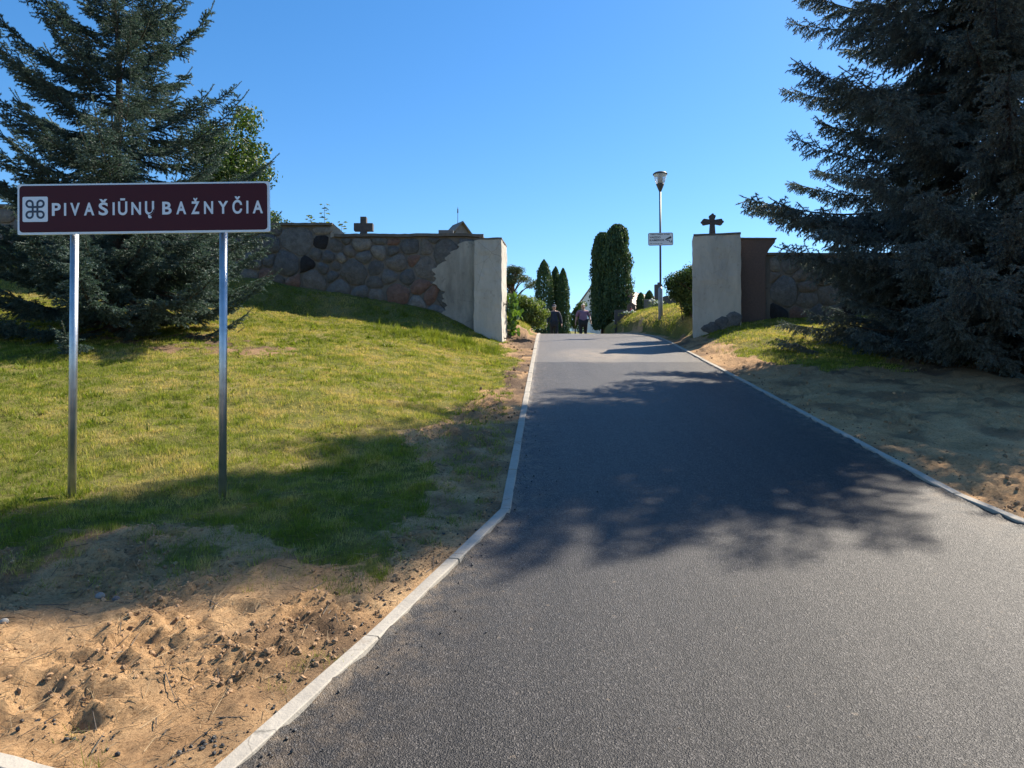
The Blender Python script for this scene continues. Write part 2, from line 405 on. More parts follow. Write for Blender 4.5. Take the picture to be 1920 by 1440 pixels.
def smooth_table(xs, ys, hi, w):
    X = np.linspace(0, hi, 4001); G = np.interp(X, xs, ys)
    k = max(1, int(w/(hi/4000))); ker = np.hanning(2*k+1); ker /= ker.sum()
    Gp = np.concatenate([np.full(k, G[0]), G, np.full(k, G[-1])])
    return X, np.convolve(Gp, ker, 'valid')
_gl = smooth_table([0, .74, 1.5, 2.2, 3, 4.2, 5.3, 6.4, 14, 40], [0, .02, .3, .68, .9, 1.1, 1.25, 1.46, 2.45, 2.9], 60, .6)
_A = smooth_table([0, 3, 5.1, 8, 12.5, 15.5, 16.3, 17.3, 20], [0, 0, .03, .20, .42, .54, .62, 1.05, 1.05], 30, .4)
_gr = smooth_table([0, .3, 1.3, 2.5, 5, 20], [0, .08, .5, .62, .7, .9], 60, .4)
_B = smooth_table([0, 7, 13, 17, 20], [0, 0, .45, 1, 1], 30, 1.2)

PITS = [(75, 1295, .09), (165, 1305, .07), (40, 1336, .07), (150, 1345, .06), (262, 1205, .10), (345, 1180, .08), (215, 1335, .06),
        (60, 1250, .06), (300, 1225, .06), (560, 1165, .05), (455, 1150, .05), (120, 1240, .05), (650, 1290, .05), (1850, 930, .14), (1900, 912, .10), (1790, 760, .12)]
_pits = []
for px, py, r in PITS:
    # ground point under the pixel on the slope plane
    d = (py-740.0)/FPX; Yp = CH/(d+.166)
    _pits.append(((px-960)/FPX*Yp, Yp, r))

def turf(X, Y):
    """0 bare soil .. 1 lawn"""
    X = np.asarray(X, float); Y = np.asarray(Y, float)
    xl = XL(Y); xr = XR(Y); u = xl-X; v = X-xr
    n = fbm(X*1.1, Y*1.1, 5, 6, .62)*.75
    edge = .50+.55*np.exp(-((Y-7.2)/1.7)**2)+.25*np.exp(-((Y-17.5)/1.2)**2)-.22*S(Y, 18.5, 19.5)
    ml = np.minimum((Y-4.1)*1.0, (u-edge)*1.3)+n
    # trampled soil below the left spruce
    bare = np.exp(-(((X+4.4)/1.7)**2+((Y-11.6)/.9)**2))+.9*np.exp(-(((X+6.6)/2.4)**2+((Y-12.3)/1.6)**2))
    ml = np.minimum(ml, .9)-bare*.92*(.85+.9*fbm(X*2.4, Y*2.4, 41, 5, .65))
    mr = np.minimum((Y-10.6)*.8, (v-.45-.5*S(Y, 16, 11)+.30*S(Y, 17.6, 18.6))*1.2)+n
    mr = np.minimum(mr, .9)-1.2*np.exp(-(((X-8.6)/3.0)**2+((Y-11.6)/2.2)**2))*(.9+fbm(X*1.5, Y*1.5, 43, 3))
    m = np.where(u > 0, ml, mr)
    return S(m, -.16, .22)

def H(X, Y, fine=True):
    X = np.asarray(X, float); Y = np.asarray(Y, float)
    z = zr(Y); u = np.maximum(XL(Y)-X, 0); v = np.maximum(X-XR(Y), 0)
    inn = S(Y, 17.55, 18.6)
    lo = np.interp(Y, *_A)*np.interp(u, *_gl); li = .50*(1-np.exp(-u/.75))+.7*(1-np.exp(-u/5))
    ro = np.interp(Y, *_B)*np.interp(v, *_gr); ri = .92*(1-np.exp(-v/.5))+.15*(1-np.exp(-v/6))
    z = z+np.where(u > 0, lo*(1-inn)+li*inn, 0)+np.where(v > 0, ro*(1-inn)+ri*inn, 0)
    if fine:
        e = S(np.maximum(u, v), 0.0, .35); t = turf(X, Y)
        far = np.exp(-np.maximum(Y-30, 0)/10)
        dn = .06*fbm(X*1.6, Y*1.6, 3, 3)+0.024*np.abs(fbm(X*5, Y*5, 9, 5, .6))*1.6+.042*fbm(X*15, Y*15, 13, 4, .7)*(.30+S(fbm(X*2.3, Y*2.3, 61, 2), -.15, .35))
        gn = .05*fbm(X*1.3, Y*1.3, 23, 3)+.018*fbm(X*9, Y*9, 29, 2)
        z = z+e*far*(dn*(1-t)+gn*t)
        for px, py, r in _pits:
            q = np.sqrt(((X-px)/(1.5*r))**2+((Y-py)/r)**2)
            z = z+e*r*(-.48*np.exp(-(q/.8)**2)+.10*np.exp(-((q-1.35)/.45)**2)+.5*np.exp(-(q/1.6)**2)*fbm(X*15, Y*15, 19, 3))
    return z
def h1(x, y): return float(H(np.array([x]), np.array([y]))[0])

# street edge left and right of the drive mouth
_TL = np.array([(-700, 3.6), (-20, 3.5), (-6, 3.25), (-3, 2.78), (-1.79, 2.415), (-1.48, 2.315), (-1.00, 2.2)])
_TR = np.array([(5.0, 2.2), (7, 2.05), (20, 2.0), (700, 2.0)])

def spaced(stops):
    """stops: [(value, step)...] -> increasing array with local steps"""
    out = [stops[0][0]]
    for (a, s), (b, _) in zip(stops[:-1], stops[1:]):
        s2 = _
        x = out[-1]
        while x < b-1e-6:
            t = (x-a)/(b-a); x = x+s*(s2/s)**min(max(t, 0), 1); out.append(min(x, b))
    return np.array(out)

def patch(side):
    rows = spaced([(2.2, .02), (5.5, .022), (8, .05), (18, .12), (19.5, .15), (32, .5), (60, 3), (700, 60)]) if side < 0 else \
        spaced([(2.2, .05), (8, .05), (18, .12), (19.5, .15), (32, .5), (60, 3), (700, 60)])
    cols = spaced([(0, .018), (3.8, .022), (8, .12), (20, .6), (60, 4), (700, 60)]) if side < 0 else \
        spaced([(0, .03), (4.5, .05), (9, .15), (20, .6), (60, 4), (700, 60)])
    Yj, U = np.meshgrid(rows, cols, indexing='ij')
    if side < 0:
        X = XL(Yj)-.034-U; lower = np.interp(X, _TL[:, 0], _TL[:, 1])+.03
    else:
        X = XR(Yj)+.034+U; lower = np.interp(X, _TR[:, 0], _TR[:, 1])+.03
    Y = Yj+(lower-2.2)*(1-S(Yj, 2.2, 7.0))
    Z = H(X, Y)+.012
    near = S(U, 0, .06)
    Z = np.minimum(Z, zr(Y)+.018+.25*U+10*S(U, .2, .6))
    n, m = X.shape
    idx = np.arange(n*m).reshape(n, m)
    F = np.stack([idx[:-1, :-1], idx[:-1, 1:], idx[1:, 1:], idx[1:, :-1]], -1).reshape(-1, 4)
    if side < 0: F = F[:, ::-1]
    V = np.stack([X, Y, Z], -1).reshape(-1, 3)
    return V, F

Vl, Fl = patch(-1); Vr, Fr = patch(1)
V = np.concatenate([Vl, Vr]); F = np.concatenate([Fl, Fr+len(Vl)])
# sunken bed under the asphalt and the street
gx = np.array([-700, -60, -20, -8, -4, -2, 0, 2, 4, 6, 10, 20, 60, 700.]); gy = np.array([-300, -60, -15, -5, -1, 1, 2, 4, 8, 12, 16, 18, 20, 22, 24, 26, 28, 30, 34, 38, 42, 50.])
BX, BY = np.meshgrid(gx, gy, indexing='ij'); BZ = zr(BY)-.35
ib = np.arange(BX.size).reshape(BX.shape)
Fb = np.stack([ib[:-1, :-1], ib[1:, :-1], ib[1:, 1:], ib[:-1, 1:]], -1).reshape(-1, 4)
F = np.concatenate([F, Fb+len(V)]); V = np.concatenate([V, np.stack([BX, BY, BZ], -1).reshape(-1, 3)])
me = np_mesh('ground', V, F, True)
tf = turf(V[:, 0], V[:, 1])
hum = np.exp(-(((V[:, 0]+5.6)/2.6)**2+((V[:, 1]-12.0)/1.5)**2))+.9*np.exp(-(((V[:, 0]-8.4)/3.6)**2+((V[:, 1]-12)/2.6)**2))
ul = XL(V[:, 1])-V[:, 0]
hum = hum+.55*S(fbm(V[:, 0]*2.2, V[:, 1]*2.2, 71, 4), .1, .5)*S(V[:, 1], 2.6, 3.5)+.55*S(ul, .55, .1)*S(ul, -.1, 0)*S(fbm(V[:, 0]*3, V[:, 1]*3, 77, 3), -.3, .3)
hum = hum+.5*np.exp(-((V[:, 1]-17.5)/1.6)**2)*S(ul, 1.5, .3)
hum = hum+.6*S(V[:, 1], 7.5, 10.5)*S(V[:, 1], 20, 18)*S(ul, 1.0, .35)*S(ul, -.1, 0)*(.6+.8*fbm(V[:, 0]*3, V[:, 1]*3, 79, 4))
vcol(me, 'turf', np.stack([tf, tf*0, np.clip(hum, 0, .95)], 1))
ground = link('ground', me, None, M['ground']); tag(ground, kind='structure')

# ------------------------------------------------------------------ asphalt
rows = spaced([(2.2, .05), (8, .08), (20, .2), (32, .5), (50, 2)])
w = np.concatenate([[0, .012, .03, .055, .09, .14], np.linspace(.2, .8, 13)])
K = []
for j, y in enumerate(rows):
    a, b = float(XL(y))+.033, float(XR(y))-.033
    d = np.concatenate([w[:6], .14+(b-a-.28)*np.linspace(0, 1, 15)[1:-1], b-a-w[:6][::-1]])
    K.append(np.stack([a+d, np.full_like(d, y)], 1))
K = np.array(K); X = K[..., 0]; Y = K[..., 1]
Z = zr(Y)+.004*fbm(X*.9, Y*.9, 51, 3)
de = np.minimum(X-XL(Y)[:]-.033, XR(Y)-.033-X)
Z = Z+np.exp(-(de/.022)**2)*(.004+.022*np.clip(vnoise(X*0+XL(Y)*3, Y*13, 53)*1.7-.45, 0, 1))+.006*np.exp(-(de/.09)**2)*fbm(X*14, Y*14, 55, 2)
idx = np.arange(X.size).reshape(X.shape)
F1 = np.stack([idx[:-1, :-1], idx[:-1, 1:], idx[1:, 1:], idx[1:, :-1]], -1).reshape(-1, 4)
V1 = np.stack([X, Y, Z], -1).reshape(-1, 3)
# street in front of the drive
cx = np.concatenate([[-700, -60, -20, -10, -6, -4, -3, -2.4, -1.79, -1.48], np.linspace(-1.0, 5.0, 13), [7, 10, 20, 60, 700]])
top = np.where(cx < -.99, np.interp(cx, _TL[:, 0], _TL[:, 1])-.04, np.where(cx > 4.99, np.interp(cx, _TR[:, 0], _TR[:, 1])-.04, 2.2))
tt = np.concatenate([np.linspace(0, .9, 20)**.5, [1]])
SX = np.repeat(cx[:, None], len(tt), 1); SY = -40+(top[:, None]+40)*tt[None, :]; SZ = zr(SY)
i2 = np.arange(SX.size).reshape(SX.shape)
F2 = np.stack([i2[:-1, :-1], i2[1:, :-1], i2[1:, 1:], i2[:-1, 1:]], -1).reshape(-1, 4)
me = np_mesh('road', np.concatenate([V1, np.stack([SX, SY, SZ], -1).reshape(-1, 3)]), np.concatenate([F1, F2+len(V1)]), True)
de_ = np.concatenate([de.reshape(-1), np.full(SX.size, 9.0)])
vcol(me, 'edge', np.exp(-np.maximum(de_, 0)/.16))
road = link('road', me, None, M['asphalt']); tag(road, kind='structure')

# ------------------------------------------------------------------ kerbs: one concrete stone after another
def kerb_mesh(L, seed):
    r = np.random.default_rng(seed)
    bm = bmesh.new(); n = 6
    prof = [(-.036, -.17), (.036, -.17), (.036, -.005), (.031, 0), (-.031, 0), (-.036, -.005)]
    rings = []
    for i in range(n+1):
        x = -L/2+L*i/n
        rings.append([bm.verts.new((x, y+r.normal(0, .0007), z+(r.normal(0, .001) if z > -.1 else 0))) for y, z in prof])
    for i in range(n):
        for k in range(6): bm.faces.new((rings[i][k], rings[i][(k+1) % 6], rings[i+1][(k+1) % 6], rings[i+1][k]))
    bm.faces.new(rings[0]); bm.faces.new(rings[-1][::-1])
    bmesh.ops.recalc_face_normals(bm, faces=bm.faces)
    me = bpy.data.meshes.new('kerb_stone'); bm.to_mesh(me); bm.free(); me.materials.append(M['kerb']); return me

def kerb_line(pts, parent):
    pts = [Vector(p) for p in pts]; cache = {}
    for a, b in zip(pts[:-1], pts[1:]):
        d = b-a; n = max(1, round(d.length/1.0)); L = d.length/n
        for i in range(n):
            p = a+d*((i+.5)/n); f = d.normalized()
            q0, q1 = p-f*L/2, p+f*L/2
            za, zb = float(zr(q0.y)), float(zr(q1.y)); v = Vector((q1.x-q0.x, q1.y-q0.y, zb-za))
            key = (round(L, 2), int(rng.integers(0, 3)))
            if key not in cache: cache[key] = kerb_mesh(v.length-.010, key[1])
            o = bpy.data.objects.new('kerb_stone', cache[key]); col.objects.link(o); o.parent = parent
            o.location = (p.x, p.y, (za+zb)/2+.026+rng.normal(0, .0015))
            o.rotation_euler = v.to_track_quat('X', 'Z').to_euler(); o.rotation_euler.x += rng.normal(0, .008); o.rotation_euler.z += rng.normal(0, .004)

for nm, P in (('kerb', [(x, y, 0) for y, x in _L[:3]]+[(float(XL(y)), y, 0) for y in (17.95, 26.95)]),
              ('kerb', [(x, y, 0) for y, x in _Rr[:9]]+[(float(XR(24.5)), 24.5, 0)]),
              ('kerb', [(x, y, 0) for x, y in _TL[1:][::-1]]),
              ('kerb', [(x, y, 0) for x, y in _TR[:3]])):
    kp = empty(nm, (0, 0, 0), kind='structure'); kerb_line(P, kp)

# ------------------------------------------------------------------ field-stone walls
def clip_half(poly, px, pz, nx, nz):
    """keep the part of poly where (p-(px,pz)).n <= 0"""
    out = []
    for i in range(len(poly)):
        a = poly[i]; b = poly[(i+1) % len(poly)]
        da = (a[0]-px)*nx+(a[1]-pz)*nz; db = (b[0]-px)*nx+(b[1]-pz)*nz
        if da <= 0: out.append(a)
        if (da < 0 < db) or (db < 0 < da):
            t = da/(da-db); out.append((a[0]+(b[0]-a[0])*t, a[1]+(b[1]-a[1])*t))
    return out

def stone_field(parent, x0, x1, zlo, zhi, yface, smin, smax, seed, skip=None):
    r = np.random.default_rng(seed); pts = []
    tries = 0
    while tries < 9000:
        tries += 1
        x = r.uniform(x0, x1); a = zlo(x); b = zhi(x); z = r.uniform(a, b)
        if skip and skip(x, z): continue
        rad = smin+(smax-smin)*r.random()**1.4
        if all((x-p[0])**2+((z-p[1])*1.15)**2 > (.5*(rad+p[2]))**2 for p in pts): pts.append((x, z, rad))
    for i, (x, z, rad) in enumerate(pts):
        poly = [(max(x0, x-1), z-1), (min(x1, x+1), z-1), (min(x1, x+1), z+1), (max(x0, x-1), z+1)]
        poly = clip_half(poly, x, zhi(x)-.015, 0, 1); poly = clip_half(poly, x, zlo(x)-.12, 0, -1)
        for j, (a, b, rb) in enumerate(pts):
            if j == i or abs(a-x) > 1.6 or abs(b-z) > 1.6: continue
            dx, dz = a-x, b-z; L = math.hypot(dx, dz); t = min(max(.5+(rad-rb)/(2*L)*.5, .25), .75)
            poly = clip_half(poly, x+dx*t, z+dz*t, dx, dz)
            if len(poly) < 3: break
        if len(poly) < 3: continue
        for _ in range(2):                        # knock the corners off
            q = []
            for k in range(len(poly)):
                a = poly[k]; b = poly[(k+1) % len(poly)]
                q += [(a[0]*.82+b[0]*.18, a[1]*.82+b[1]*.18), (a[0]*.18+b[0]*.82, a[1]*.18+b[1]*.82)]
            poly = q
        if len(poly) > 18: poly = poly[::2]
        cx = sum(p[0] for p in poly)/len(poly); cz = sum(p[1] for p in poly)/len(poly)
        rr = np.mean([math.hypot(p[0]-cx, p[1]-cz) for p in poly])
        if rr < .05: continue
        g = r.uniform(.008, .028); pr = r.uniform(.018, .055)
        s1 = max(.6, 1-g/rr); s2 = s1*.93; n = len(poly)
        bm = bmesh.new()
        jit = [1+r.normal(0, .035) for _ in poly]
        ring = lambda s, y: [bm.verts.new((( p[0]-cx)*s*jit[k], y+r.normal(0, .004), (p[1]-cz)*s*jit[k])) for k, p in enumerate(poly)]
        A = ring(s1, .05); B = ring(s1, -pr*.45); C = ring(s2, -pr); c = bm.verts.new((0, -pr-r.uniform(0, .012), 0))
        for k in range(n):
            k2 = (k+1) % n
            bm.faces.new((A[k], A[k2], B[k2], B[k])); bm.faces.new((B[k], B[k2], C[k2], C[k])); bm.faces.new((C[k], C[k2], c))
        o = bm_obj('stone', bm, M['stone'], parent, smooth=True); o.location = (cx, yface, cz)

def rough_block(name, x0, x1, y0, y1, z0, z1, mat, parent, amp=.012, n=(8, 8, 22), seed=1, rz=0, pivot=None, bulge=0):
    bm = bmesh.new()
    bmesh.ops.create_cube(bm, size=1)
    m_ = Matrix.Translation(((x0+x1)/2, (y0+y1)/2, (z0+z1)/2)) @ Matrix.Diagonal((x1-x0, y1-y0, z1-z0, 1))
    bmesh.ops.transform(bm, matrix=m_, verts=bm.verts)
    for ax, k in zip(range(3), n):
        es = [e for e in bm.edges if abs((e.verts[0].co-e.verts[1].co)[ax]) > 1e-4 and all(abs((e.verts[0].co-e.verts[1].co)[q]) < 1e-5 for q in range(3) if q != ax)]
        bmesh.ops.subdivide_edges(bm, edges=es, cuts=k-1, use_grid_fill=True)
    P = np.array([v.co[:] for v in bm.verts])
    for ax in range(3):
        o_ = [a for a in range(3) if a != ax]
        d = amp*(fbm(P[:, o_[0]]*2.7+P[:, ax]*1.3, P[:, o_[1]]*2.7-P[:, ax]*.7, seed+ax*5, 4)*1.6+fbm(P[:, o_[0]]*11, P[:, o_[1]]*11, seed+ax*5+2, 2)*.6)
        P[:, ax] += d
    if bulge: P[:, 0] += bulge*S(P[:, 2], z1, z0)*np.sign(P[:, 0]-(x0+x1)/2)
    for v, p in zip(bm.verts, P): v.co = p
    if rz:
        bmesh.ops.rotate(bm, cent=pivot, matrix=Matrix.Rotation(rz, 3, 'Z'), verts=bm.verts)
    o = bm_obj(name, bm, mat, parent)
    for p in o.data.polygons: p.use_smooth = False
    return o

YW = 17.40
def gtop(y): return lambda x: float(H(np.array([x]), np.array([y]), False)[0])
left_wall = empty('stone_wall', (-8, YW, h1(-8, YW)), 'long fieldstone cemetery wall with stepped coping and old render beside the gate, behind the sign', 'wall')
left_wall.matrix_world  # keep children in world space
def adopt(child, parent):
    child.parent = parent; child.matrix_parent_inverse = Matrix.Translation(parent.location).inverted()
class W:                       # parent proxy: children are built in world coordinates
    pass
def world_child(o, parent):
    o.parent = parent; o.matrix_parent_inverse = (Matrix.Translation(parent.location) @ Matrix.Rotation(parent.rotation_euler.z, 4, 'Z')).inverted(); return o
def adopt_new(before, parent):
    for o in list(col.objects):
        if o.name not in before and o.parent is None and o is not parent and 'label' not in o: world_child(o, parent)
def names(): return set(o.name for o in col.objects)

b4 = names()
glw = gtop(YW)
prism_obj('mortar_core', [(-20, 3.0), (-.80, 2.2), (-.80, 5.52), (-4.44, 5.52), (-4.44, 5.80), (-9.2, 5.80), (-9.2, 6.25), (-20, 6.25)], YW, YW+.5, M['mortar'])
zt = lambda x: 5.51 if x > -4.46 else (5.79 if x > -9.22 else 6.24)
rend = lambda x, z: x > -1.72+.12*math.sin(z*5.1)+.16*math.sin(z*2.3+1) and z < 5.28
stone_field(None, -8.6, -.86, lambda x: glw(x)+.05, zt, YW, .24, .72, 4, rend)
stone_field(None, -14.5, -8.6, lambda x: glw(x)+.05, zt, YW, .45, .85, 8)
# old render patch next to the pillar, with a ragged left edge
edge = []
for i in range(80):
    z = 2.6+(5.34-2.6)*i/79
    x = -1.66+.12*math.sin(z*5.1)+.17*math.sin(z*2.3+1)+.05*math.sin(z*17)+.035*math.sin(z*41+1)+.02*math.sin(z*73)-.25*max(0, (3.5-z))+.28*max(0, z-4.9)
    edge.append((x, z))
prism_obj('render_patch', edge[::-1]+[(-.80, 2.6), (-.80, 5.36)][0:0]+[(-.82, 2.6), (-.82, 5.40), (-1.15, 5.40)], YW-.075, YW+.02, M['render'])
rough_block('coping', -4.36, -.70, YW-.09, YW+.58, 5.515, 5.585, M['coping'], None, .012, (40, 4, 2), 3)
rough_block('coping', -20, -9.14, YW-.08, YW+.58, 6.245, 6.305, M['coping'], None, .012, (40, 4, 2), 6)
rough_block('coping', -9.19, -4.40, YW-.08, YW+.58, 5.795, 5.855, M['coping'], None, .012, (60, 4, 2), 5)
prism_obj('sloped_end', [(-4.46, 5.50), (-4.12, 5.585), (-4.14, 5.62), (-4.40, 5.85), (-4.46, 5.84)], YW-.02, YW+.46, M['render'])
adopt_new(b4, left_wall)

right_wall = empty('stone_wall', (12, YW, h1(12, YW)), 'low fieldstone wall running off behind the big spruce, right of the drive', 'wall')
b4 = names()
prism_obj('mortar_core', [(5.40, 2.4), (26, 2.4), (26, 5.02), (6.18, 5.02), (6.18, 5.36), (5.40, 5.36)], YW-.2, YW+.3, M['mortar'])
stone_field(None, 6.25, 14.5, lambda x: glw(x)+.02, lambda x: 5.0, YW-.2, .3, .75, 12)
prism_obj('brick_end', [(5.44, 2.6), (6.12, 2.6), (6.13, 4.95), (6.17, 5.05), (6.22, 5.15), (6.36, 5.32), (6.38, 5.40), (5.44, 5.40)], YW-.29, YW+.34, M['granite_brown'])
rough_block('coping', 6.20, 26, YW-.27, YW+.36, 5.02, 5.08, M['coping'], None, .01, (50, 4, 2), 15)
rough_block('coping', 5.45, 6.40, YW-.31, YW+.36, 5.402, 5.435, M['coping'], None, .006, (10, 4, 2), 16)
adopt_new(b4, right_wall)

# gate pillars
pl = empty('gate_pillar', (-.58, 17.1, h1(-.58, 17.0)), 'plastered gate pillar at the end of the long stone wall, its side in sun', 'pillar')
b4 = names()
rough_block('shaft', -.91, -.256, 17.0, 17.95, 2.45, 5.38, M['plaster'], None, .016, (8, 8, 30), 31, R(-7.5), (-.256, 17.0, 0), .02)
rough_block('capping', -.92, -.25, 16.99, 17.96, 5.378, 5.415, M['coping'], None, .008, (6, 6, 2), 33, R(-7.5), (-.256, 17.0, 0))
for z in (3.02, 3.86):
    bm = bmesh.new(); add_tube(bm, [(-.30, 17.36, z), (-.115, 17.36, z)], .014, 8); add_tube(bm, [(-.125, 17.36, z-.03), (-.125, 17.36, z+.07)], .012, 8)
    add_box(bm, -.235, -.19, 17.31, 17.41, z-.04, z+.04)
    bm_obj('hinge_pin', bm, M['iron'], None)
adopt_new(b4, pl)
pr_ = empty('gate_pillar', (4.87, 17.1, h1(4.87, 17.0)), 'wide grey plastered gate pillar carrying the trefoil cross, by the clipped hedge', 'pillar')
b4 = names()
rough_block('shaft', 4.34, 5.43, 16.95, 17.65, 2.5, 5.44, M['plaster'], None, .014, (12, 8, 30), 41, R(-12.5), (4.34, 16.95, 0))
rough_block('capping', 4.345, 5.435, 16.94, 17.66, 5.438, 5.485, M['coping'], None, .01, (10, 6, 2), 43, R(-12.5), (4.34, 16.95, 0))
for i, (x, z, s) in enumerate([(4.72, 3.22, .17), (4.98, 3.34, .16), (5.26, 3.42, .17), (5.12, 3.28, .14)]):
    bm = bmesh.new(); bmesh.ops.create_icosphere(bm, subdivisions=2, radius=1)
    for v in bm.verts:
        n = 1+.18*math.sin(v.co.x*3+i)+.14*math.cos(v.co.z*4-i)
        v.co = Vector((x+v.co.x*s*1.25*n, 16.94-.222*(x+v.co.x*s*1.25*n-4.34)+v.co.y*.03*n, z+v.co.z*s*n))
    bm_obj('foundation_stone', bm, M['stone'], None, smooth=True)
adopt_new(b4, pr_)

# crosses on top
def latin_cross(loc):
    c = empty('stone_cross', loc, 'plain square-armed grey stone cross on the coping of the long wall', 'cross')
    poly = [(-.135, 0), (-.085, .05), (-.075, .09), (-.075, .125), (-.235, .125), (-.235, .315), (-.075, .315), (-.075, .475), (.075, .475), (.075, .315), (.235, .315), (.235, .125), (.075, .125), (.075, .09), (.085, .05), (.135, 0)]
    prism_obj('cross_body', poly, -.075, .075, M['concrete_dark'], c, .006)
    return c
latin_cross((-3.69, YW+.2, 5.582))
def trefoil_cross(loc):
    c = empty('stone_cross', loc, 'dark trefoil-ended stone cross on top of the wide gate pillar', 'cross')
    def lobe(cx, cz, a0):
        pts = []
        for (ox, oz, s, e) in ((-.055, -.01, 200, 70), (0, .035, 160, 20), (.055, -.01, 110, -20)):
            for k in range(5):
                t = R(s+(e-s)*k/4); pts.append((.8*(ox+.04*math.cos(t)), .8*(oz+.04*math.sin(t))))
        ca, sa = math.cos(a0), math.sin(a0)
        return [(cx+x*ca-z*sa, cz+x*sa+z*ca) for x, z in pts]
    hw = .046
    poly = [(-.07, 0), (-.056, .22), (-.048, .30)]+lobe(-.212, .345, R(90))[::1]+[(-hw, .395)]+lobe(0, .49, 0)+[(hw, .395)]+lobe(.212, .345, R(-90))+[(.048, .30), (.056, .22), (.07, 0)]
    prism_obj('cross_body', poly, -.05, .05, M['cross_stone'], c, 0)
    return c
trefoil_cross((4.86, 17.16, 5.482))

# ------------------------------------------------------------------ lettering helper
def text_mesh(s, size=1.0, bold=0.0):
    cu = bpy.data.curves.new('t', 'FONT'); cu.body = s; cu.size = size; cu.offset = bold; cu.resolution_u = 4
    o = bpy.data.objects.new('t', cu); col.objects.link(o)
    dg = bpy.context.evaluated_depsgraph_get(); dg.update()
    me = bpy.data.meshes.new_from_object(o.evaluated_get(dg))
    n = len(me.vertices); V = np.zeros(n*3); me.vertices.foreach_get('co', V); V = V.reshape(-1, 3)
    Fc = [list(p.vertices) for p in me.polygons]
    bpy.data.objects.remove(o); bpy.data.curves.remove(cu); bpy.data.meshes.remove(me)
    return V, Fc

def lettering(name, parts, mat, parent, thick=.0012):
    """parts: list of (V2d, faces); builds thin raised letters facing -Y"""
    bm = bmesh.new()
    for V, Fc in parts:
        a = [bm.verts.new((x, -thick, z)) for x, z in V]
        for f in Fc:
            try: bm.faces.new([a[i] for i in f])
            except ValueError: pass
    bmesh.ops.recalc_face_normals(bm, faces=bm.faces)
    for f in bm.faces:
        if f.normal.y > 0: f.normal_flip()
    r = bmesh.ops.extrude_face_region(bm, geom=list(bm.faces))
    bmesh.ops.translate(bm, vec=(0, thick, 0), verts=[g for g in r['geom'] if isinstance(g, bmesh.types.BMVert)])
    me = bpy.data.meshes.new(name); bm.to_mesh(me); bm.free()
    return link(name, me, parent, mat)

def rrect(x0, x1, z0, z1, r, n=6):
    pts = []
    for cx, cz, a in ((x1-r, z1-r, 0), (x0+r, z1-r, 90), (x0+r, z0+r, 180), (x1-r, z0+r, 270)):
        for k in range(n+1):
            t = R(a+90*k/n); pts.append((cx+r*math.cos(t), cz+r*math.sin(t)))
    return pts

# ------------------------------------------------------------------ brown place-name sign
SK = 5.1/FPX/3.2
sgn = empty('road_sign', (-2.659, 5.1, h1(-2.659, 5.1)), 'wide brown church direction sign with white lettering on two steel posts', 'sign')
zc = 2.986-sgn.location.z
for px, zt_ in ((-3.186, 0), (-2.094, 0)):
    g = h1(px, 5.1)-sgn.location.z
    top = zc+.10
    po = tube_obj('post', [(px+2.659, .045, g-.25), (px+2.659+(.004 if px < -3 else -.006), .045, top)], .0275, M['galv'], sgn, 20)
    tube_obj('cap', [(px+2.659+(.004 if px < -3 else -.006), .045, top), (px+2.659, .045, top+.012)], .029, M['lamp_dark'], po, 16)
bw, bh = 1517*SK/2, 305*SK/2
board = prism_obj('board', rrect(-bw, bw, -bh, bh, .012), -.001, .016, M['alu'], sgn)
board.location = (0, 0, zc); board.rotation_euler = (0, R(-.72), 0)
prism_obj('white_border', rrect(-bw+.003, bw-.003, -bh+.003, bh-.003, .012), -.0022, -.0012, M['white'], board)
prism_obj('brown_face', rrect(-bw+.015, bw-.015, -bh+.016, bh-.012, .026), -.0036, -.0024, M['brown'], board)
sx = (201-851.5)*SK; sz = 0.0; sr = 76*SK
prism_obj('symbol_panel', rrect(sx-sr, sx+sr, sz-sr, sz+sr, .011), -.0050, -.0038, M['white'], board)
# looped square
a_ = 14*SK; rl = 19*SK; pth = []
for (qx, qz, a0) in ((1, 1, -90), (1, -1, 180), (-1, -1, 90), (-1, 1, 0)):
    for k in range(19):
        an = R(a0+270*k/18); pth.append((sx+qx*(a_+rl)+rl*math.cos(an), sz+qz*(a_+rl)+rl*math.sin(an)))
bm = bmesh.new(); hw = 6.3*SK; n = len(pth); L_ = []; R_ = []
for i in range(n):
    p0 = Vector(pth[i-1]); p1 = Vector(pth[(i+1) % n]); d = (p1-p0).normalized(); nn = Vector((-d.y, d.x))
    L_.append(bm.verts.new((pth[i][0]+nn.x*hw, -.0058, pth[i][1]+nn.y*hw))); R_.append(bm.verts.new((pth[i][0]-nn.x*hw, -.0058-.0002*(i % 2), pth[i][1]-nn.y*hw)))
for i in range(n): bm.faces.new((L_[i-1], L_[i], R_[i], R_[i-1]))
bm_obj('looped_square', bm, M['symbol_blue'], board)
GL = [('P', 302, 355), ('I', 375, 388), ('V', 412, 470), ('A', 495, 557), ('Š', 583, 640), ('I', 667, 680), ('Ū', 698, 755), ('N', 780, 838), ('Ų', 860, 916),
      ('B', 966, 1022), ('A', 1050, 1110), ('Ž', 1140, 1190), ('N', 1217, 1272), ('Y', 1302, 1362), ('Č', 1387, 1445), ('I', 1472, 1484), ('A', 1510, 1572)]
base_of = {'Š': 'S', 'Ū': 'U', 'Ų': 'U', 'Ž': 'Z', 'Č': 'C'}
Hc, _f = text_mesh('H', 1.0, .026); cap = Hc[:, 1].max()-Hc[:, 1].min(); cap0 = Hc[:, 1].min()
parts = []
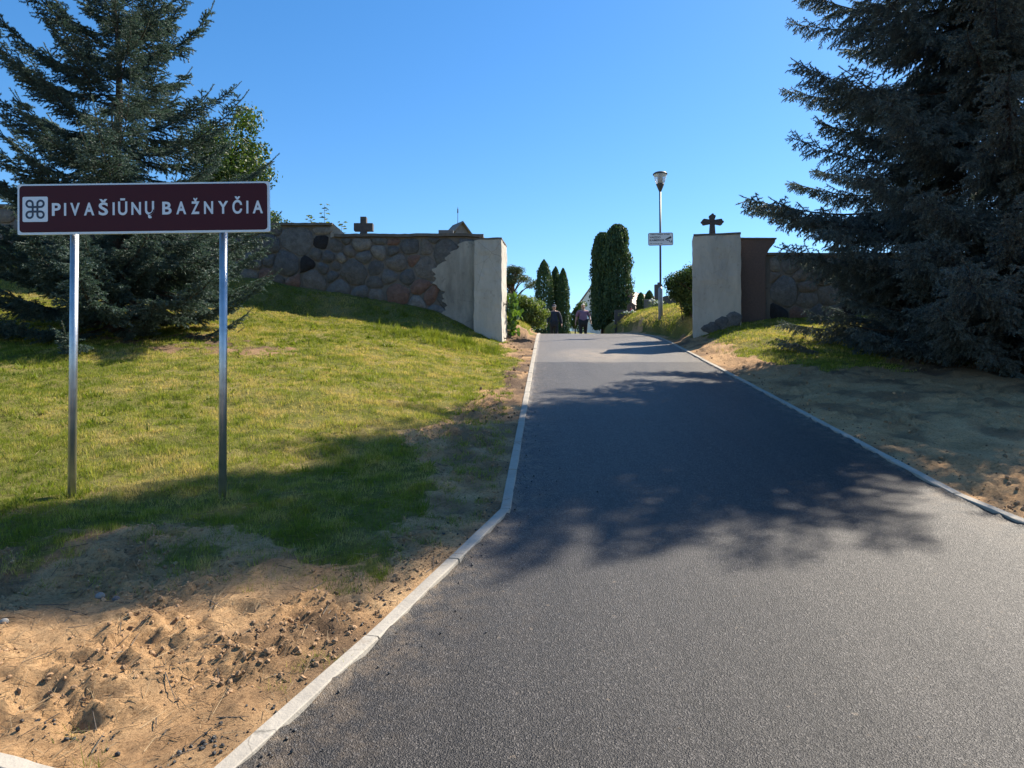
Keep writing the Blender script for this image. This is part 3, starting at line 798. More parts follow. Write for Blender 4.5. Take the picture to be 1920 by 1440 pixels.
for ch, x0, x1 in GL:
    Vt, Ft = text_mesh(ch, 1.0, .026); Vb, _f = text_mesh(base_of.get(ch, ch), 1.0, .026)
    fx = (x1-x0)*SK/(Vb[:, 0].max()-Vb[:, 0].min())
    xx = ((x0-851.5)*SK)+(Vt[:, 0]-Vb[:, 0].min())*fx; zz = -41*SK+(Vt[:, 1]-cap0)*(77*SK/cap)
    parts.append((np.stack([xx, zz], 1), Ft))
lt = lettering('lettering', parts, M['white'], board); lt.location = (0, -.0042, 0)

# ------------------------------------------------------------------ lamp post with the camera warning sign
LX, LY = 4.30, 20.5
lz = h1(LX, LY)
lamp = empty('lamp_post', (LX, LY, lz), 'slim grey park lamp on a pole with clear bowl and flat cap', 'lamp')
tube_obj('pole', [(0, 0, .5), (0, 0, 7.54-lz)], .03, M['lamp_steel'], lamp, 12)
tube_obj('base_post', [(0, 0, -.3), (0, 0, .86), (0, 0, .93)], [.066, .066, .036], M['lamp_base'], lamp, 12)
hz = 7.53-lz
lathe_obj('lamp_neck', [(.032, 0), (.045, .03), (.11, .19), (.118, .22), (.10, .225)], M['lamp_dark'], lamp, 20, (0, 0, hz))
lathe_obj('bowl', [(.112, .226), (.15, .33), (.178, .43), (.188, .485)], M['bowl'], lamp, 24, (0, 0, hz))
lathe_obj('louvre_core', [(.05, .22), (.05, .26), (.075, .27), (.05, .285), (.075, .31), (.05, .325), (.075, .35), (.05, .365), (.075, .39), (.05, .405), (.075, .43), (.06, .48)], M['lamp_dark'], lamp, 16, (0, 0, hz))
lathe_obj('cap', [(.19, .486), (.212, .50), (.212, .515), (.17, .55), (.08, .575), (0, .58)], M['lamp_steel'], lamp, 24, (0, 0, hz))
cs = empty('warning_sign', (LX, LY-.045, 6.14), 'small white video surveillance notice clamped to the lamp pole', 'sign')
cs.rotation_euler = (0, R(-.8), R(-2))
prism_obj('plate', rrect(-.36, .36, -.185, .185, .045), 0, .006, M['white'], cs)
for z in (-.1, .1): prism_obj('clamp', rrect(-.05, .05, z-.015, z+.015, .008), .006, .045, M['galv'], cs)
bm = bmesh.new()
o1 = rrect(-.36+.006, .36-.006, -.185+.006, .185-.006, .040); o2 = rrect(-.36+.016, .36-.016, -.185+.016, .185-.016, .032)
va = [bm.verts.new((x, -.0015, z)) for x, z in o1]; vb = [bm.verts.new((x, -.0015, z)) for x, z in o2]
for i in range(len(o1)): bm.faces.new((va[i-1], va[i], vb[i], vb[i-1]))
bm_obj('border_line', bm, M['symbol_blue'], cs)
parts = []
for s, x0, z0, wd, hh in (('TERITORIJĄ STEBI', -.30, .118, .56, .036), ('VAIZDO', -.315, .025, .315, .056), ('KAMEROS', -.315, -.058, .415, .056), ('TEL. 8 616 86 720', -.315, -.138, .36, .022)):
    Vt, Ft = text_mesh(s, 1.0, .02)
    xx = x0+(Vt[:, 0]-Vt[:, 0].min())*wd/(Vt[:, 0].max()-Vt[:, 0].min()); zz = z0+(Vt[:, 1]-cap0)*hh/cap
    lt = lettering('lettering', [(np.stack([xx, zz], 1), Ft)], M['ink'], cs); lt.location = (0, -.001, 0)
def poly2(p): return (np.array(p), [list(range(len(p)))])
parts = [poly2([(.13, -.005), (.14, -.03), (.30, .02), (.315, .055), (.285, .075)]), poly2([(.16, -.035), (.22, -.02), (.24, -.045), (.18, -.055)]),
          poly2([(.23, -.04), (.25, -.03), (.275, -.085), (.31, -.085), (.31, -.10), (.265, -.10)]), poly2([(.305, -.045), (.325, -.04), (.325, -.105), (.305, -.105)])]
lt = lettering('camera_symbol', parts, M['ink'], cs); lt.location = (0, -.001, 0)

# ------------------------------------------------------------------ spruces
def needle_tris(Sx, Ex, dens, length, width, r, up=.25):
    d = Ex-Sx; L = np.linalg.norm(d, axis=1); L = np.maximum(L, 1e-4); dn = d/L[:, None]
    cnt = np.maximum(2, (L*dens).astype(int)); idx = np.repeat(np.arange(len(L)), cnt); n = len(idx)
    t = r.random(n); base = Sx[idx]+d[idx]*t[:, None]; D = dn[idx]
    q = r.normal(size=(n, 3)); q[:, 2] += up
    q -= (q*D).sum(1)[:, None]*D; q /= np.linalg.norm(q, axis=1)[:, None]+1e-6
    a = r.uniform(.45, .95, n)[:, None]
    nd = D*np.cos(a)+q*np.sin(a); s = np.cross(nd, r.normal(size=(n, 3))); s /= np.linalg.norm(s, axis=1)[:, None]+1e-6
    ln = (length*r.uniform(.7, 1.25, n))[:, None]; w = width*r.uniform(.8, 1.2, n)[:, None]
    V = np.empty((n, 3, 3)); V[:, 0] = base-s*w/2; V[:, 1] = base+s*w/2; V[:, 2] = base+nd*ln
    return V.reshape(-1, 3)

def prism_tris(Sx, Ex, r0, r1):
    """thin three-sided twigs"""
    d = Ex-Sx; L = np.linalg.norm(d, axis=1)[:, None]+1e-6; d = d/L
    a = np.cross(d, np.array([.31, .17, .94])); a /= np.linalg.norm(a, axis=1)[:, None]+1e-6; b = np.cross(d, a)
    out = []
    r0 = np.broadcast_to(r0, (len(Sx),))[:, None]; r1 = np.broadcast_to(r1, (len(Sx),))[:, None]
    for k in range(3):
        t0, t1 = 2*math.pi*k/3, 2*math.pi*(k+1)/3
        u0 = a*math.cos(t0)+b*math.sin(t0); u1 = a*math.cos(t1)+b*math.sin(t1)
        out.append(np.stack([Sx+u0*r0, Sx+u1*r0, Ex+u1*r1], 1)); out.append(np.stack([Sx+u0*r0, Ex+u1*r1, Ex+u0*r1], 1))
    return np.concatenate(out).reshape(-1, 3)

def spruce_branch(name, L, r, mat, hang=.3, tipup=.5, bare=.25, lat_step=.085, dens=330, rise=.0, nlen=.024, nw=.0042, spike=0.0, latk=.5, latmax=1.0, tipw=.15):
    nseg = 16; t = np.linspace(0, 1, nseg+1)
    wob = np.cumsum(r.normal(0, .012, nseg+1))*L*.5
    ax = np.stack([L*t, wob*t, L*(rise*t-.09*np.sin(t*math.pi)+tipup*.26*t**3)], 1)
    def at(s):
        s = np.asarray(s); return np.stack([np.interp(s, t, ax[:, k]) for k in range(3)], -1)
    tang = np.gradient(ax, axis=0); tang /= np.linalg.norm(tang, axis=1)[:, None]
    S_ = []; E_ = []; W0 = [ax[:-1]]; W1 = [ax[1:]]
    rad = .006+.0065*L*(1-t)
    wr0 = [rad[:-1]]; wr1 = [rad[1:]]
    NS = [ax[int(nseg*.45):-1]]; NE = [ax[int(nseg*.45)+1:]]
    n = int(L*(1-.1)/lat_step); side = 1
    for i in range(n*2):
        tt = .10+.88*(i+r.random())/(n*2); side = -side
        p = at(tt); tg = np.array([np.interp(tt, t, tang[:, k]) for k in range(3)])
        ll = min(latmax, (tipw+latk*L*(1-tt)))*r.uniform(.6, 1.1)
        if tt < bare+.15: ll *= .75
        an = R(r.uniform(42, 66)); sv = np.cross(np.array([0, 0, 1.]), tg); sv /= np.linalg.norm(sv)
        d = tg*math.cos(an)+sv*side*math.sin(an); d[2] += r.uniform(-.35, .30)-hang*r.uniform(.1, 1)*(1-.6*tt)
        d /= np.linalg.norm(d)
        q = p+d*ll*.55; d2 = d+np.array([0, 0, .12-hang*.5*(1-tt)]); d2 /= np.linalg.norm(d2); e = q+d2*ll*.45
        W0 += [p[None], q[None]]; W1 += [q[None], e[None]]; k_ = .0018+.0035*ll
        wr0 += [np.array([k_*1.4]), np.array([k_])]; wr1 += [np.array([k_]), np.array([.0012])]
        green = tt > bare*r.uniform(.6, 1.2)
        if green or r.random() < .25:
            NS += [(p+(q-p)*.25)[None] if tt > .4 else ((p+q)/2)[None], q[None]]; NE += [q[None], e[None]]
        m = int(ll/.047)+1; s2 = 1
        for j in range(m):
            f = (j+r.random())/max(m, 1); s2 = -s2
            if not green and f < .7 and r.random() < .8: continue
            b0 = p+(q-p)*f/.55 if f < .55 else q+(e-q)*(f-.55)/.45
            dd = d if f < .55 else d2
            l3 = min(.26, .055+.36*ll*(1-f))*r.uniform(.65, 1.2)
            pv = np.cross(np.array([0, 0, 1.]), dd); pv /= np.linalg.norm(pv)+1e-6
            a3 = R(r.uniform(32, 58)); d3 = dd*math.cos(a3)+pv*s2*math.sin(a3); d3[2] += r.uniform(-.35, .25)-hang*r.uniform(.1, 1.3)
            d3 /= np.linalg.norm(d3); e3 = b0+d3*l3
            NS.append(b0[None]); NE.append(e3[None])
    if spike > 0:
        tip = ax[-1]; g = tang[-1]+np.array([0, 0, .25]); g /= np.linalg.norm(g)
        e = tip+g*spike; W0.append(tip[None]); W1.append(e[None]); wr0.append(np.array([.006])); wr1.append(np.array([.003]))
        NS.append(tip[None]); NE.append((tip+g*spike*.9)[None])
    NS = np.concatenate(NS); NE = np.concatenate(NE)
    Vn = needle_tris(NS, NE, dens, nlen, nw, r)
    W0 = np.concatenate(W0); W1 = np.concatenate(W1)
    Vw = np.concatenate([prism_tris(W0, W1, np.concatenate(wr0), np.concatenate(wr1)), prism_tris(NS, NE, .0016, .001)])
    Vv = np.concatenate([Vn, Vw]); Fv = np.arange(len(Vv)).reshape(-1, 3)
    mi = np.concatenate([np.zeros(len(Vn)//3), np.ones(len(Vw)//3)])
    me = np_mesh(name, Vv, Fv, False, mi); me.materials.append(mat); me.materials.append(M['bark'])
    return me

def spruce(name, loc, Ht, prof, whorl, per, label, protos, r, elev, z0=.35, trunk_r=.16, asym=None, low=0):
    root = empty(name, loc, label, 'tree')
    pts = [(r.normal(0, .02), r.normal(0, .02), -.4+(Ht+.4)*k/10) for k in range(11)]
    tube_obj('trunk', pts, [trunk_r*(1-.93*k/10) for k in range(11)], M['bark'], root, 10)
    z = z0; a = r.random()*6.28; nb = 0
    while z < Ht-.15:
        hf = z/Ht; Rm = prof(z)
        k = (per if Rm > 1 else max(4, per-2))+(low if z < 2.2 else 0)
        for i in range(k):
            az = a+6.283*i/k+r.normal(0, .16); zz = z+r.normal(0, whorl*.28)
            Lw = Rm*r.uniform(.72, 1.10)
            if Lw < .12: continue
            if asym: Lw = min(Lw*asym(az, zz), 4.35)
            cls = min(protos.keys(), key=lambda q: abs(math.log(q/Lw)))
            me = protos[cls][int(r.integers(0, len(protos[cls])))]
            o = bpy.data.objects.new('branch', me); col.objects.link(o); o.parent = root
            el = elev(hf)+r.normal(0, .07); s = Lw/cls
            mt = Matrix.Rotation(az, 4, 'Z') @ Matrix.Rotation(-el, 4, 'Y') @ Matrix.Rotation(r.normal(0, .12), 4, 'X') @ Matrix.Diagonal((s, s*r.uniform(.9, 1.1)*(1 if r.random() < .5 else -1), s, 1))
            mt.translation = (math.cos(az)*.02, math.sin(az)*.02, zz); o.matrix_local = mt; nb += 1
        a += 2.4; z += whorl*(.75+.5*r.random())*(1+low*.12*hf-.35*hf*(low > 3))
    me = protos[min(protos)][0]
    for q in range(3):
        o = bpy.data.objects.new('branch', me); col.objects.link(o); o.parent = root
        s = .8; mt = Matrix.Rotation(q*2.1, 4, 'Z') @ Matrix.Rotation(-1.45, 4, 'Y') @ Matrix.Diagonal((s, s, s, 1)); mt.translation = (0, 0, Ht-.35); o.matrix_local = mt
    return root

r1 = np.random.default_rng(21)
pL = {.7: [spruce_branch('left_s', .7, r1, M['needle'], .10, .6, .0, .06, 560, .0, .028, .0080, .14, .42, .26) for _ in range(2)],
      1.4: [spruce_branch('left_m', 1.4, r1, M['needle'], .30, .6, .10, .068, 520, .0, .030, .0088, .2, .32, .40) for _ in range(3)],
      2.6: [spruce_branch('left_l', 2.6, r1, M['needle'], .38, .6, .22, .072, 460, .0, .031, .0095, .22, .25, .55) for _ in range(3)]}
SLX, SLY = -7.0, 12.5
def prof_left(z): return float(np.interp(z, [0, .6, 1.5, 2.5, 4.0, 5.4, 6.2, 7.0, 7.5], [2.45, 2.7, 2.7, 2.45, 2.0, 1.38, .92, .42, .12]))
spruce('spruce_tree', (SLX, SLY, h1(SLX, SLY)-.02), 7.4, prof_left, .36, 7, 'blue-green spruce with upturned branch tips standing behind the brown sign', pL, r1,
       lambda hf: np.interp(hf, [0, .25, .6, 1], [-.10, .02, .24, .7]), .16, .13, lambda az, z: .88+.20*abs(math.sin(az*1.7+z*2.1)), 4)
r2 = np.random.default_rng(37)
pR = {1.2: [spruce_branch('right_s', 1.2, r2, M['needle2'], .4, .4, .05, .075, 420, .0, .030, .0085, .1, .4, .45) for _ in range(2)],
      2.4: [spruce_branch('right_m', 2.4, r2, M['needle2'], .9, .3, .12, .075, 400, .0, .031, .0095, .06, .36, .8, .22) for _ in range(3)],
      4.2: [spruce_branch('right_l', 4.2, r2, M['needle2'], 1.05, .3, .20, .08, 350, .0, .032, .010, .06, .29, 1.0, .26) for _ in range(4)]}
SRX, SRY = 8.35, 11.9
def prof_right(z): return float(np.interp(z, [0, .5, 2, 3.5, 5.8, 7.2, 9, 10.4, 12, 14, 15.4], [3.5, 3.9, 4.0, 3.75, 3.3, 2.65, 2.05, 1.6, 1.2, .6, .15]))
spruce('spruce_tree', (SRX, SRY, h1(SRX, SRY)-.02), 15.2, prof_right, .36, 7, 'tall dark spruce with drooping boughs shading the drive, in front of the low wall', pR, r2,
       lambda hf: np.interp(hf, [0, .2, .6, 1], [-.16, -.04, .14, .8]), .18, .19,
       lambda az, z: (1.0+.12*max(0, -math.cos(az))**3*S(z, 1.8, 3))*(.86+.14*S(z, .6, 2)), 3)

# ------------------------------------------------------------------ broad-leaved foliage
def leaf_mesh(name, C, Nrm, size, r, aspect=1.6, bend=.25, up=None):
    """rhombic folded leaves (2 triangles each pair) at C with normals Nrm"""
    n = len(C); Nrm = Nrm/(np.linalg.norm(Nrm, axis=1)[:, None]+1e-6)
    t = r.normal(size=(n, 3)) if up is None else r.normal(size=(n, 3))*.35+np.array(up)
    t -= (t*Nrm).sum(1)[:, None]*Nrm; t /= np.linalg.norm(t, axis=1)[:, None]+1e-6
    b = np.cross(Nrm, t); sz = (size*r.uniform(.6, 1.3, n))[:, None]
    V = np.empty((n, 4, 3))
    V[:, 0] = C-t*sz*.5; V[:, 1] = C+b*sz*.5/aspect+Nrm*sz*bend*.3; V[:, 2] = C+t*sz*.5-Nrm*sz*bend*.2; V[:, 3] = C-b*sz*.5/aspect+Nrm*sz*bend*.3
    F = np.arange(n*4).reshape(-1, 4)
    F = np.concatenate([F[:, [0, 1, 2]], F[:, [0, 2, 3]]])
    return np_mesh(name, V.reshape(-1, 3), F)

def clump_points(blobs, n, r, shell=.55):
    """blobs: (x,y,z,rx,ry,rz)"""
    B = np.array(blobs); w = B[:, 3]*B[:, 4]+B[:, 3]*B[:, 5]; idx = r.choice(len(B), n, p=w/w.sum())
    d = r.normal(size=(n, 3)); d /= np.linalg.norm(d, axis=1)[:, None]
    rad = (shell+(1-shell)*r.random(n)**.6)[:, None]*(1+.12*r.normal(size=(n, 1)))
    C = B[idx, :3]+d*rad*B[idx, 3:]
    return C, d+r.normal(size=(n, 3))*.6

def blobs_in(c, rad, n, r, bs):
    out = []
    for _ in range(n):
        d = r.normal(size=3); d /= np.linalg.norm(d); q = r.uniform(.35, .95)
        s = bs*r.uniform(.6, 1.25)
        out.append((c[0]+d[0]*rad[0]*q, c[1]+d[1]*rad[1]*q, c[2]+d[2]*rad[2]*q, s, s, s*.8))
    return out

def broad_tree(name, loc, label, trunk_h, c, rad, nb, bs, nl, ls, mat, seed, cat='tree', trunk_r=.12, group=None, extra=(), zmin=.05):
    r = np.random.default_rng(seed); root = empty(name, loc, label, cat, group)
    bl = blobs_in(c, rad, nb, r, bs)+list(extra)
    bm = bmesh.new(); add_tube(bm, [(0, 0, -.3), (.03, 0, trunk_h*.5), (0, .04, trunk_h), (c[0]*.9, c[1]*.9, c[2])], [trunk_r*1.1, trunk_r*.85, trunk_r*.7, trunk_r*.25], 8)
    for b in bl[::max(1, len(bl)//14)]:
        k = r.uniform(.4, .9); p0 = Vector((0, 0, trunk_h*k+.2)); p1 = Vector(b[:3])
        add_tube(bm, [p0, p0.lerp(p1, .5)+Vector((0, 0, .1*trunk_h*.3)), p1], [trunk_r*.4, trunk_r*.25, trunk_r*.08], 5)
    bm_obj('trunk', bm, M['bark'], root, smooth=True)
    C, Nn = clump_points(bl, nl, r)
    k = C[:, 2] > zmin; C = C[k]; Nn = Nn[k]
    link('crown', leaf_mesh('crown', C, Nn, ls, r), root, mat)
    return root

def at_px(px, Y): return (px-960)/FPX*Y
def z_px(py, Y): return CH+(740-py)/FPX*Y

# maple behind the left spruce
x, y = at_px(432, 24), 24
g = h1(x, y)
broad_tree('deciduous_tree', (x, y, g), 'round-headed leafy tree showing past the spruce above the wall', 3.0, (0, 0, z_px(325, y)-g), (1.55, 1.5, 2.9), 60, .55, 14000, .13, M['leaf_dark'], 5)
x, y = at_px(505, 20.5), 20.5
g = h1(x, y)
broad_tree('shrub', (x, y, g), 'dense green shrub peeping over the wall beside the sign', 1.6, (0, 0, z_px(425, y)-g-.35), (.55, .5, .75), 18, .3, 2600, .09, M['leaf_dark'], 6, 'shrub', .05)
# far pine beyond the left pillar
x, y = at_px(962, 62), 62
g = h1(x, y)
r = np.random.default_rng(8)
pine = empty('pine_tree', (x, y, g), 'distant flat-topped pine beyond the gate, next to the left pillar', 'tree')
bl = []
for k in range(26):
    px_, py_ = r.uniform(-2.0, 1.95), r.uniform(-1.6, 1.6)
    top = z_px(497, y)-g-.35-.28*(px_+.3)**2
    bl.append((px_, py_, top-abs(r.normal(0, .8)), .62, .62, .30))
bm = bmesh.new(); hh = z_px(520, y)-g
add_tube(bm, [(0, 0, -.3), (.1, 0, hh*.5), (-.05, 0, hh)], [.22, .17, .10], 8)
for b in bl: add_tube(bm, [(0, 0, max(hh*.55, b[2]-1.4)), (b[0]*.5, b[1]*.5, b[2]-.5), b[:3]], [.07, .05, .02], 5)
bm_obj('trunk', bm, M['bark'], pine, smooth=True)
C, Nn = clump_points(bl, 9000, r, .2)
link('crown', leaf_mesh('crown', C, Nn, .17, r, 2.6), pine, M['pine'])

# light shrub on the left bank
x, y = .30, 23.6
g = h1(x, y)
broad_tree('shrub', (x, y, g), 'light green bushy shrub on the bank inside the gate, beside the walking man', .3, (.10, 0, .34), (.86, .6, .60), 70, .21, 19000, .066, M['leaf_light'], 9, 'shrub', .03, None, [(.5, 0, .05, .28, .3, .24), (.25, 0, .05, .3, .3, .22), (.68, .1, .0, .22, .3, .22), (0, 0, .1, .3, .3, .2), (-.3, 0, .15, .3, .3, .2), (.45, .5, .1, .3, .3, .3)], -.35)

# columnar thujas
def thuja(loc, Ht, rad, label, seed, group, n=12000, ls=.11, blunt=False):
    r = np.random.default_rng(seed); root = empty('thuja_tree', loc, label, 'tree', group)
    tube_obj('trunk', [(0, 0, -.3), (0, 0, Ht*.5), (0, 0, Ht*.93)], [.07, .05, .012], M['bark'], root, 7)
    z = Ht*(.01+.99*r.random(n)**.93); f = z/Ht
    pr = np.interp(f, [0, .06, .3, .65, .85, .95, 1], [.85, .95, 1, .97, .82, .62, .25] if blunt else [.8, .95, 1, .9, .62, .33, .04])
    an = r.uniform(0, 6.283, n)
    lump = 1+.24*fbm(an*2.2+seed, f*Ht*1.7, seed, 3)+.20*fbm(an*5, f*Ht*2.2, seed+3, 3)+.05*r.normal(size=n)
    q = (1-.40*r.random(n)**2.0)*rad*pr*lump
    q = np.where(r.random(n) < .16, q*r.uniform(1.0, 1.20, n), q)
    C = np.stack([np.cos(an)*q, np.sin(an)*q, z], 1)
    Nn = np.stack([np.cos(an+r.normal(0, .9, n)), np.sin(an+r.normal(0, .9, n)), r.normal(0, .3, n)], 1)
    up = np.stack([np.cos(an)*.35, np.sin(an)*.35, np.ones(n)], 1)
    link('crown', leaf_mesh('crown', C, Nn, ls, r, 2.1, .2, up), root, M['thuja'])
    return root
TG = 'columnar thujas inside the cemetery'
for px, ptop, Y, hw, lab, sd_ in ((1158, 421, 28.4, 24, 'tallest columnar thuja beside the woman, on the bank by the graves', 51),
                                  (1130, 436, 28.9, 20, 'columnar thuja pressed against the tallest one, nearer the woman', 52),
                                  (1020, 487, 38, 18, 'pointed dark thuja behind the light green shrub', 53),
                                  (1042, 500, 38.6, 13, 'slim thuja between two others behind the man', 54),
                                  (1056, 503, 38, 12, 'thuja at the open end of the row behind the man', 55)):
    x = at_px(px, Y); g = h1(x, Y)
    thuja((x, Y, g), z_px(ptop, Y)-g, hw/FPX*Y, lab, sd_, TG, 17000 if Y < 30 else 9000, .11, Y < 30)
for px, ptop, Y, hw, lab, sd_ in ((1202, 549, 27.5, 8, 'small clipped thuja beside the brown gravestone with cross', 56), (1218, 545, 27.9, 9, 'small clipped thuja behind the plain grey headstone', 57)):
    x = at_px(px, Y); g = h1(x, Y)
    thuja((x, Y, g), z_px(ptop, Y)-g, hw/FPX*Y, lab, sd_, 'small grave thujas', 3000, .08)

# hedge at the right pillar, overhanging the drive
r = np.random.default_rng(61)
x, y = 4.75, 18.35
g = h1(x, y)
hedge = empty('hedge', (x, y, g), 'dense hedge bush leaning over the drive behind the wide gate pillar', 'hedge')
zt_ = z_px(500, y)-g
bl = [(-.62, -.1, zt_-.42, .22, .25, .22), (-.40, 0, zt_-.34, .28, .3, .25), (-.12, 0, zt_-.20, .32, .35, .26), (.15, .1, zt_-.12, .30, .35, .26), (-.35, .1, zt_-.72, .28, .3, .25), (-.05, .1, zt_-.72, .35, .4, .35),
      (.1, .1, zt_-1.15, .32, .38, .38), (-.08, 0, .45, .26, .3, .35), (.2, .2, .9, .35, .4, .4), (.45, .3, zt_-.3, .35, .4, .3), (-.18, -.05, .2, .22, .28, .22), (-.5, 0, zt_-.62, .25, .3, .25), (-.1, 0, .75, .28, .3, .35), (-.22, 0, .5, .2, .26, .28), (.15, .1, .25, .3, .35, .3)]
bm = bmesh.new()
for k in range(26):
    a = r.uniform(0, 6.28); p0 = (r.normal(0, .12), r.normal(0, .12), -.15); b = bl[int(r.integers(0, 7))]
    add_tube(bm, [p0, (p0[0]*1.5+r.normal(0, .08), p0[1]*1.5+r.normal(0, .08), zt_*.4), (b[0]+r.normal(0, .1), b[1]+r.normal(0, .1), b[2])], [.014, .01, .004], 5)
bm_obj('stems', bm, M['bark'], hedge)
C, Nn = clump_points(bl, 20000, r, .3); k = C[:, 2] > -.02
link('foliage', leaf_mesh('foliage', C[k], Nn[k], .06, r), hedge, M['leaf_dark'])

# large-leaved climber behind the left pillar
r = np.random.default_rng(63)
x, y = .02, 18.0
g = h1(x, y)
cl = empty('climbing_plant', (x, y, g), 'large-leaved bright green plant climbing behind the sunlit gate pillar', 'plant')
bm = bmesh.new()
for k in range(5):
    add_tube(bm, [(r.normal(0, .06), r.normal(0, .05), -.1), (r.normal(-.06, .06), 0, .45), (r.normal(-.1, .05), r.normal(0, .05), .95)], [.012, .009, .004], 5)
bm_obj('stems', bm, M['bark'], cl)
n = 130; zz = r.uniform(.0, 1.02, n)
C = np.stack([r.normal(-.06, .09, n)+.10*np.sin(zz*3), r.normal(0, .10, n), zz], 1)
Nn = np.stack([r.normal(.2, .6, n), r.normal(-.8, .5, n), r.normal(.4, .4, n)], 1)
link('foliage', leaf_mesh('foliage', C, Nn, .17, r, 1.25, .35, (0, 0, -1)), cl, M['leaf_big'])

# maple seedlings on the wall
for i, (px, Y, hgt, lean, lab) in enumerate(((585, YW+.25, .23, -.09, 'low maple seedling leaning away from the tallest one on the raised wall coping'), (607, YW+.25, .53, 0, 'tallest thin maple seedling rising from the raised wall coping'), (639, YW+.42, .40, .02, 'maple seedling at the foot of the coping step, beside the stone cross'))):
    r = np.random.default_rng(80+i)
    x = at_px(px, Y); z0 = 5.85 if px < 625 else 5.58
    sp = empty('maple_seedling', (x, Y, z0), lab, 'plant')
    tube_obj('stem', [(0, 0, -.04), (lean*.3, 0, hgt*.5), (lean, 0, hgt)], [.006, .005, .003], M['bark'], sp, 5)
    Cs = []; Ns = []
    for k in range(5 if hgt > .3 else 4):
        zz = hgt*(.15+.85*k/(4 if hgt > .3 else 3)); sc = .13
        for s_ in (-1, 1):
            a = r.uniform(-.5, .5)+(k % 2)*1.4
            tip = np.array([math.cos(a)*s_*.09, math.sin(a)*s_*.09, .015])
            base = np.array([lean*zz/hgt, 0, zz])
            for lobe in (-.7, 0, .7):
                ca, sa = math.cos(lobe), math.sin(lobe)
                dv = np.array([tip[0]*ca-tip[1]*sa, tip[0]*sa+tip[1]*ca, -.01])
                Cs.append(base+tip*.5+dv*.55); Ns.append(np.array([r.normal(0, .3), r.normal(-.5, .3), 1]))
    link('leaves', leaf_mesh('leaves', np.array(Cs), np.array(Ns), .135, r, 1.5, .3), sp, M['leaf_light'])

# ------------------------------------------------------------------ two walkers
def skin_mesh(name, verts, edges, radii, mat, parent, sub=2):
    me = bpy.data.meshes.new(name); me.from_pydata([v for v in verts], edges, [])
    o = bpy.data.objects.new(name, me); col.objects.link(o)
    md = o.modifiers.new('s', 'SKIN'); md.use_smooth_shade = True; md.branch_smoothing = .6
    sv = me.skin_vertices[0].data
    for i, rr in enumerate(radii):
        sv[i].radius = rr if isinstance(rr, tuple) else (rr, rr); sv[i].use_root = (i == 0)
    ss = o.modifiers.new('d', 'SUBSURF'); ss.levels = sub; ss.render_levels = sub
    dg = bpy.context.evaluated_depsgraph_get(); dg.update()
    m2 = bpy.data.meshes.new_from_object(o.evaluated_get(dg)); m2.name = name
    for p in m2.polygons: p.use_smooth = True
    bpy.data.objects.remove(o); bpy.data.meshes.remove(me)
    m2.materials.clear()
    return link(name, m2, parent, mat)

